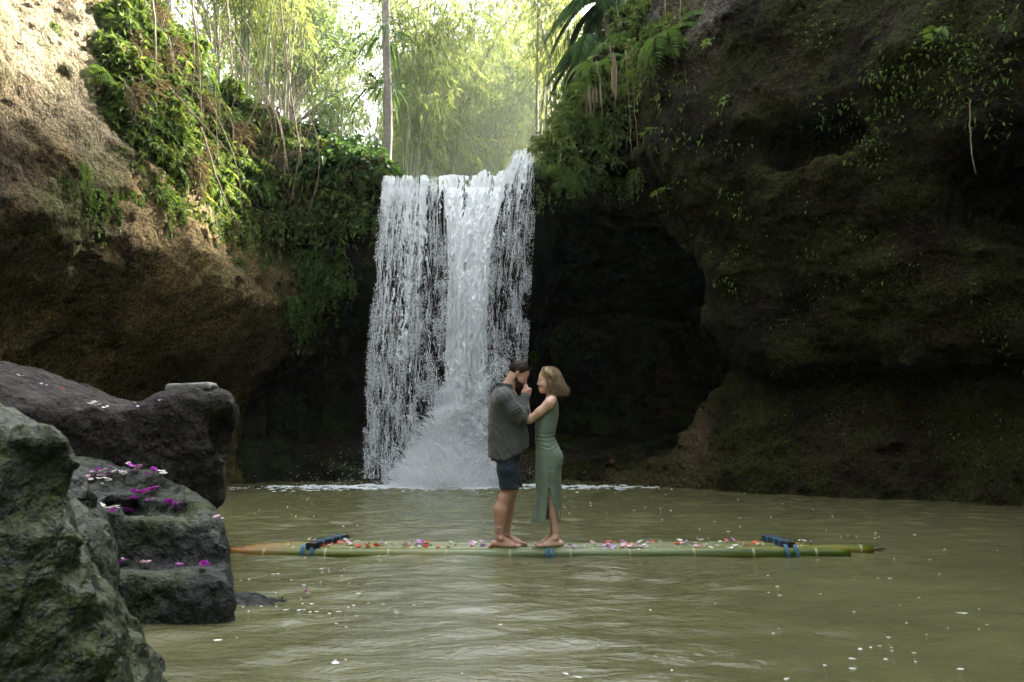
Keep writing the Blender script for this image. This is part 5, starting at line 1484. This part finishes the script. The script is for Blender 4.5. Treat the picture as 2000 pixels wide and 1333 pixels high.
for s in (-1, 1):
    wv = np.array([0.212, s * 0.022, 1.415])
    B.chain([((-0.028, s * 0.135, 1.375), 0.046), ((-0.005, s * 0.158, 1.345), 0.047), ((0.085, s * 0.150, 1.265), 0.041), ((0.175, s * 0.115, 1.195), 0.035), ((0.200, s * 0.100, 1.192), 0.033), ((0.212, s * 0.075, 1.26), 0.036), (wv, 0.022)], 0.022)
    c0 = wv + np.array([0, 0, 0.045]); B.cone(wv, c0, 0.020, 0.024, 0.015, 0.7)
    for j in range(4):
        A = c0 + np.array([0.016 - 0.011 * j, 0, 0.02]); l = (0.050, 0.058, 0.054, 0.044)[j]
        B.chain([(A, 0.0085), (A + [0.004, -s * 0.006, l * 0.55], 0.0078), (A + [0.008, -s * 0.014, l], 0.0068)], 0.004)
    B.chain([(c0 + [-0.018, 0, -0.01], 0.010), (c0 + [-0.032, s * 0.004, 0.016], 0.0085), (c0 + [-0.034, s * 0.002, 0.036], 0.0075)], 0.006)
body = obj('body', B.mesh('body'), M['skin_woman'], WOMAN)
# dress: bodice and hips close to the body, open hem with a side slit
S = Body((-0.30, -0.32, 0.15), (0.30, 0.32, 1.46), 0.0068)
zs = [0.232, 0.36, 0.50, 0.64, 0.76, 0.85, 0.92, 0.98, 1.03, 1.09, 1.16, 1.24, 1.30, 1.35, 1.40]
cx = [0.020, 0.008, 0.004, 0.002, 0.000, -0.002, 0.008, 0.022, 0.034, 0.028, 0.020, 0.014, 0.000, -0.020, -0.030]
rx = [0.130, 0.120, 0.119, 0.123, 0.124, 0.122, 0.114, 0.102, 0.094, 0.099, 0.106, 0.114, 0.100, 0.076, 0.050]
ry = [0.175, 0.165, 0.160, 0.165, 0.172, 0.172, 0.158, 0.140, 0.128, 0.132, 0.138, 0.146, 0.140, 0.128, 0.112]
def rip(X, Y, Z):
    low = np.clip((0.60 - Z) / 0.35, 0, 1)
    s = 1 + 0.045 * low * np.sin(np.arctan2(Y, X) * 6 + Z * 6 + 0.5)
    return X / s - 0.012 * low ** 2 * (X > 0.0) * np.clip(X / 0.1, 0, 1), Y / s, Z
lf0 = loft(zs, cx, rx, ry); lf = lambda X, Y, Z: lf0(*rip(X, Y, Z))
S.func(lf, (-0.3, -0.32, 0.15), (0.3, 0.32, 1.46), 0)
S.cone((-0.055, 0.06, 0.84), (-0.05, 0.06, 0.80), 0.078, 0.076, 0.04); S.cone((-0.055, -0.06, 0.84), (-0.05, -0.06, 0.80), 0.078, 0.076, 0.04)
S.cone((0.055, 0.06, 1.235), (0.055, -0.06, 1.235), 0.052, 0.052, 0.035)
inner = loft([0.1] + zs[1:4] + [0.66], [0.02, 0.008, 0.004, 0.002, 0.002], [r - 0.013 for r in (0.136, 0.120, 0.119, 0.110, 0.03)], [r - 0.013 for r in (0.181, 0.165, 0.160, 0.13, 0.03)]); inner_ = inner; inner = lambda X, Y, Z: inner_(*rip(X, Y, Z))
S.cut(lambda X, Y, Z: -inner(X, Y, Z), (-0.3, -0.32, 0.1), (0.3, 0.32, 0.7))
def slit(X, Y, Z):
    t = np.clip((0.578 - Z) / 0.37, 0, 2)
    return -np.maximum(np.maximum(np.abs(X - (0.004 - 0.030 * t)) - 0.062 * t, 0.06 - Y), Z - 0.578)
S.cut(slit, (-0.3, 0.0, 0.1), (0.3, 0.32, 0.62))
for s in (-1, 1):                                    # armholes and the neckline
    S.cut(lambda X, Y, Z: -(np.sqrt(((X - 0.018) / 0.062) ** 2 + ((Z - 1.355) / 0.085) ** 2 + ((Y - s * 0.170) / 0.072) ** 2) - 1) * 0.06, (-0.3, -0.32, 1.2), (0.3, 0.32, 1.46), 0.012)
S.cut(lambda X, Y, Z: -(np.sqrt(((X - 0.07) / 0.09) ** 2 + (Y / 0.085) ** 2 + ((Z - 1.40) / 0.10) ** 2) - 1) * 0.08, (-0.3, -0.32, 1.25), (0.3, 0.32, 1.46), 0.012)
def dfolds(P):
    wst = np.exp(-((P[:, 2] - 1.02) / 0.07) ** 2) + 0.8 * np.exp(-((P[:, 2] - 0.92) / 0.035) ** 2)
    low = np.clip((0.55 - P[:, 2]) / 0.3, 0, 1)
    f = 0.0034 * wst * np.sin(P[:, 2] * 190 + 3.5 * fbm(P, 6, 2) + 25 * P[:, 1] ** 2 * 9 + P[:, 0] * 12)
    f *= np.clip((P[:, 2] - 0.66) / 0.06, 0, 1)
    return f + 0.003 * fbm(P, 9, 3)
S.rough(dfolds)
dr_ = obj('dress', S.mesh('dress'), M['dress'], WOMAN)
# hair: crown, then waves falling to the shoulder
Hh = Body(w_ear - np.array([0.24, 0.15, 0.20]), w_ear + np.array([0.14, 0.15, 0.18]), 0.0046)
def hair_w(X, Y, Z):
    a, b_, c_ = to2(X, Y, Z); s = np.abs(b_)
    f = el(a, b_, c_, (-0.006, 0, 0.052), (0.106, 0.088, 0.094))
    line = np.interp(c_, [-0.05, 0.0, 0.02, 0.05, 0.08, 0.11, 0.15], [-0.02, 0.004, 0.040, 0.076, 0.096, 0.092, 0.06])
    line = line - 0.02 * (1 - np.clip(s / 0.03, 0, 1)) * np.clip((0.10 - c_) / 0.03, 0, 1)
    f = smax(f, (a - line) * 0.8, 0.012)
    f = smin(f, el(a, b_, c_, (-0.062, 0, -0.02), (0.066, 0.092, 0.10)), 0.03)
    f = smin(f, el(a, b_, c_, (-0.095, 0, -0.075), (0.066, 0.088, 0.062)), 0.03)
    return smax(f, -el(a, s, c_, (0.012, 0.085, -0.01), (0.026, 0.02, 0.034)), 0.01)
Hh.func(hair_w, w_ear - 0.3, w_ear + 0.3, 0)
Hh.rough(lambda P: 0.004 * fbm(P * np.array([2.2, 2.2, 0.5]), 26, 3, ridge=True) - 0.002)
hr = obj('hair', Hh.mesh('hair'), M['hair_woman'], WOMAN)
lines = []
for k in range(1500):
    el0 = RNG.uniform(-0.1, 1.5); az = RNG.uniform(-1.5, 1.5) * (1 + 0.5 * (el0 > 0.8)) + math.pi   # around the back, from one temple to the other
    p0 = np.array([-0.006 + 0.106 * math.cos(el0) * math.cos(az), 0.090 * math.cos(el0) * math.sin(az), 0.052 + 0.096 * math.sin(el0)])
    if el0 < 0.5 and abs(p0[1]) > 0.06 and p0[0] > -0.02: continue
    t = np.linspace(0, 1, 9); drop_ = p0[2] + RNG.uniform(0.075, 0.150)
    flare = RNG.uniform(0.15, 0.75)
    out = np.array([math.cos(az) - 0.35, 0.85 * math.sin(az), 0])
    ph = round(RNG.uniform(0, 6.28) * 1.6) / 1.6 + RNG.normal(0, 0.25)
    ln = p0[None] + out[None] * (0.028 * np.sin(t * 1.5) + 0.050 * flare * t ** 3)[:, None] + np.array([0, 0, -1.0]) * (drop_ * t ** 1.3)[:, None]
    ln += np.stack([0.013 * np.sin(t * 11 + ph) * t, 0.012 * np.cos(t * 10 + ph) * t, 0.012 * np.sin(t * 9) * t], 1)
    lines.append(np.array([fr2(q) for q in ln]))
for s in (-1, 1):
    for k in range(70):                                   # locks swept back past the face to the ear
        t = np.linspace(0, 1, 8); p0 = np.array([0.02 + RNG.uniform(0, 0.04), s * 0.01, 0.143]); p1 = np.array([-0.03, s * 0.090, 0.03]) + RNG.normal(0, 0.010, 3)
        ctrl = np.array([0.105, s * 0.075, 0.085]) + RNG.normal(0, 0.010, 3)
        ln = (1 - t)[:, None] ** 2 * p0 + 2 * ((1 - t) * t)[:, None] * ctrl + t[:, None] ** 2 * p1
        lines.append(np.array([fr2(q) for q in ln]))
curve_tubes('hair_locks', lines, 0.0019, M['hair_woman'], hr, 3)
for s in (-1, 1):
    curve_tubes('eyebrow', [np.array([fr2((0.101, s * 0.012, 0.022)), fr2((0.099, s * 0.026, 0.027)), fr2((0.087, s * 0.046, 0.021))])], 0.0040, M['brow'], WOMAN)
    curve_tubes('eyelash', [np.array([fr2((0.099, s * 0.018, -0.001)), fr2((0.1015, s * 0.030, 0.0005)), fr2((0.088, s * 0.046, 0.003))])], 0.0042, M['lash'], WOMAN)
mb = MB()
mb.tube([fr2((0.0880, -0.029, -0.0510)), fr2((0.1035, -0.012, -0.0590)), fr2((0.1065, 0, -0.0590)), fr2((0.1035, 0.012, -0.0590)), fr2((0.0880, 0.029, -0.0510))], [0.0012, 0.0028, 0.003, 0.0028, 0.0012], 6)
mb.tube([fr2((0.0880, -0.028, -0.0525)), fr2((0.1010, -0.012, -0.0690)), fr2((0.1040, 0, -0.0710)), fr2((0.1010, 0.012, -0.0690)), fr2((0.0880, 0.028, -0.0525))], [0.0012, 0.0030, 0.0034, 0.0030, 0.0012], 6)
mb.build('lips', M['lip'], WOMAN)
mb = MB(); mb.tube([fr2((0.0945, -0.021, -0.0600)), fr2((0.1040, 0, -0.0645)), fr2((0.0945, 0.021, -0.0600))], [0.002, 0.0035, 0.002], 6); mb.build('teeth', M['tooth'], WOMAN)
print('people', round(time.time() - T0, 1))

# ------------------------------------------------------------------ petals and blossoms
def blossom(n, L, W, cup):
    mb = MB()
    for k in range(n):
        a = k / n * 6.28 + RNG.uniform(-0.15, 0.15)
        d = np.array([[math.cos(a), math.sin(a), cup]])
        sd_ = np.array([-math.sin(a), math.cos(a), 0])
        p = [np.zeros(3), d[0] * L * 0.4 + sd_ * W * 0.45, d[0] * L * 0.8 + sd_ * W * 0.5 + [0, 0, -0.1 * L], d[0] * L + [0, 0, -0.2 * L], d[0] * L * 0.8 - sd_ * W * 0.5 + [0, 0, -0.1 * L], d[0] * L * 0.4 - sd_ * W * 0.45]
        mb.add(p, None, [(0, 1, 2), (0, 2, 3), (0, 3, 4), (0, 4, 5)])
    return mb.mesh('blossom', False)
def bloom_mat(name, c):
    nt = NT(name); g = nt.n('ObjectInfo').outputs['Random']
    cc = nt.ramp(g, (0.0, tuple(x * 0.75 for x in c)), (1.0, tuple(min(0.9, x * 1.2) for x in c)))
    b = nt.n('BsdfPrincipled', Base_Color=cc, Roughness=0.55); t = nt.n('BsdfTranslucent', Color=cc)
    mx = nt.n('MixShader', Fac=0.3); nt.link(b.outputs[0], mx.inputs[1]); nt.link(t.outputs[0], mx.inputs[2])
    return nt.done(mx.outputs[0])
BC = {'white': (0.72, 0.70, 0.64), 'orange-red': (0.72, 0.10, 0.045), 'lilac': (0.55, 0.33, 0.58), 'purple': (0.42, 0.035, 0.40), 'pale pink': (0.66, 0.42, 0.50)}
BM, ONE = {}, {}
for cn, c in BC.items():
    m_ = bloom_mat(cn.replace('-', '_').replace(' ', '_') + '_bloom', c)
    BM[cn] = []
    for k in range(2):
        for n_, cup in ((5, 0.5), (1, 0.15)):
            me = blossom(n_, 1.0, 0.75, cup); me.materials.append(m_); BM[cn].append(me)
def put_bloom(cn, loc, r, where, single=None):
    single = RNG.uniform() < 0.45 if single is None else single
    o = obj('petal' if single else 'blossom', BM[cn][(1 if single else 0) + 2 * RNG.integers(2)])
    o.location = loc; o.scale = (r, r, r); o.rotation_euler = (RNG.normal(0, 0.3), RNG.normal(0, 0.3), RNG.uniform(0, 6.28))
    tag(o, f'{cn} flower petal {where}' if single else f'{cn} open blossom {where}', 'petal' if single else 'flower', f'{cn} petals {where}')
def raft_spot(px, v):
    k = min(5, int(v * 6)); y = RY0 + 0.110 * k; x = (px - 1000) / FPX * y * 1.0
    return Vector((x, y - 0.014 * (x - 0.2) + RNG.normal(0, 0.012), raft_z(x) + 0.058 + (0.006 if k else 0)))
mixr = ['white', 'orange-red', 'lilac', 'white', 'lilac', 'orange-red', 'pale pink']
for x0, x1, n, pal in ((640, 725, 26, mixr), (570, 640, 8, ['white', 'orange-red']), (725, 800, 9, mixr), (785, 845, 18, ['lilac', 'lilac', 'orange-red', 'white']), (850, 935, 7, mixr), (935, 965, 8, ['orange-red', 'lilac']), (1030, 1060, 3, ['lilac']), (1110, 1180, 8, ['white', 'pale pink', 'lilac']), (1175, 1250, 38, ['orange-red', 'white', 'lilac', 'pale pink']), (1250, 1380, 26, mixr), (1380, 1480, 22, mixr), (1480, 1580, 12, mixr)):
    for _ in range(int(n * 1.35)):
        px = RNG.uniform(x0, x1); put_bloom(pal[RNG.integers(len(pal))], raft_spot(px, RNG.uniform(0.12, 0.95)), RNG.uniform(0.018, 0.036), 'on the bamboo raft')
def rock_bloom(px, py, n, cns, spread, r, where, only):
    for _ in range(n):
        h = hit(px + RNG.normal(0, spread), py + RNG.normal(0, spread * 0.4), only)
        if h and h[1].z > -0.2: put_bloom(cns[RNG.integers(len(cns))], h[0] + h[1] * 0.03 + Vector((0, 0, 0.01)), r * RNG.uniform(0.75, 1.2), where)
for px, py, n, c, sp in ((265, 973, 9, ['purple'], 9), (285, 968, 7, ['purple'], 7), (250, 1005, 4, ['purple'], 3), (332, 985, 3, ['purple'], 4), (346, 994, 2, ['purple'], 4), (222, 1005, 3, ['purple', 'white'], 5), (192, 1000, 3, ['white'], 4), (175, 945, 7, ['white', 'pale pink'], 8), (210, 930, 5, ['white', 'purple'], 10), (232, 928, 4, ['white', 'purple'], 8), (265, 922, 5, ['purple', 'pale pink'], 7), (293, 927, 3, ['purple'], 4), (312, 932, 2, ['white'], 3), (205, 948, 3, ['white'], 5), (245, 1102, 2, ['purple', 'white'], 4), (284, 1110, 2, ['pale pink', 'white'], 3), (397, 1115, 3, ['purple'], 3), (352, 1117, 1, ['purple'], 2), (418, 1018, 1, ['pale pink'], 2)):
    rock_bloom(px, py, int(n * 2.6) + 2, c, sp * 1.2, 0.025, 'on the grey stepped boulder', ['boulder_mid'])
for px, py, n, c in ((42, 742, 2, ['white']), (85, 760, 2, ['white', 'lilac']), (110, 772, 1, ['orange-red']), (185, 800, 4, ['lilac', 'white']), (205, 803, 2, ['white']), (268, 800, 2, ['lilac']), (318, 788, 2, ['lilac'])):
    rock_bloom(px, py, n, c, 5, 0.026, 'on the dark brown boulder', ['boulder_rear'])
for px, py, n, c in ((330, 786, 4, ['orange-red']), (355, 787, 3, ['lilac', 'pale pink']), (385, 788, 4, ['pale pink', 'lilac']), (402, 790, 2, ['lilac'])):
    rock_bloom(px, py, n, c, 7, 0.024, 'on the grey stone slab', ['slab'])
d = ray(598, 1164); t_ = -CAM_H / d.z
put_bloom('purple', Vector((d.x * t_, d.y * t_, 0.03)), 0.032, 'floating on the water near the low wet rock', False)
put_bloom('pale pink', Vector((d.x * t_, d.y * t_ - 0.02, 0.014)), 0.045, 'floating on the water near the low wet rock', True)
d = ray(1715, 1252); t_ = -CAM_H / d.z
put_bloom('orange-red', Vector((d.x * t_, d.y * t_, 0.012)), 0.022, 'floating alone on open water', True)
print('petals', round(time.time() - T0, 1))
# ------------------------------------------------------------------ the damp air of the gorge
hx0, hx1, hy0, hy1, hz0, hz1 = -122, 122, -72, 152, -2.5, 42.0
V = np.array([(x, y, z) for x in (hx0, hx1) for y in (hy0, hy1) for z in (hz0, hz1)], float)
Qh = [(0, 1, 3, 2), (4, 6, 7, 5), (0, 4, 5, 1), (2, 3, 7, 6), (0, 2, 6, 4), (1, 5, 7, 3)]
nt = NT('damp_air')
vol = nt.n('VolumePrincipled', Color=(0.86, 0.94, 0.95, 1), Density=0.00030, Anisotropy=0.35)
nt.link(vol.outputs[0], nt.out.inputs[1])
o = obj('haze', mesh_np('haze', V, Qh, smooth=False), nt.m); tag(o, kind='stuff')
# mist hanging in the clearing above and behind the fall, thinning out to nothing at its rim
mc, mr = (-0.6, 31.0, 12.5), (10.0, 12.2, 9.0)
ax = grid(tuple(mc[i] - mr[i] - 1 for i in range(3)), tuple(mc[i] + mr[i] + 1 for i in range(3)), 0.9)
X, Y, Z = np.meshgrid(*ax, indexing='ij')
V, Q = surface_nets((ell(X, Y, Z, mc, mr)).astype(np.float32), np.array([a_[0] for a_ in ax]), 0.9)
nt = NT('forest_mist'); p = pos(nt)
d1 = nt.n('VectorMath', _operation='SUBTRACT'); nt.link(p, d1.inputs[0]); d1.inputs[1].default_value = mc
d2 = nt.n('VectorMath', _operation='DIVIDE'); nt.link(d1.outputs[0], d2.inputs[0]); d2.inputs[1].default_value = mr
ln = nt.n('VectorMath', _operation='LENGTH'); nt.link(d2.outputs[0], ln.inputs[0])
fo = nt.math('MAXIMUM', nt.math('SUBTRACT', 1.0, ln.outputs['Value']), 0.0)
vol = nt.n('VolumePrincipled', Color=(0.86, 0.95, 0.94, 1), Density=nt.math('MULTIPLY', fo, 0.0060), Anisotropy=0.3)
nt.link(vol.outputs[0], nt.out.inputs[1])
o = obj('mist', mesh_np('mist', V, Q), nt.m); tag(o, 'pale mist hanging among the trees above the waterfall', 'mist', kind='stuff')
print('done', round(time.time() - T0, 1), 'tris', sum(len(m.polygons) for m in bpy.data.meshes))
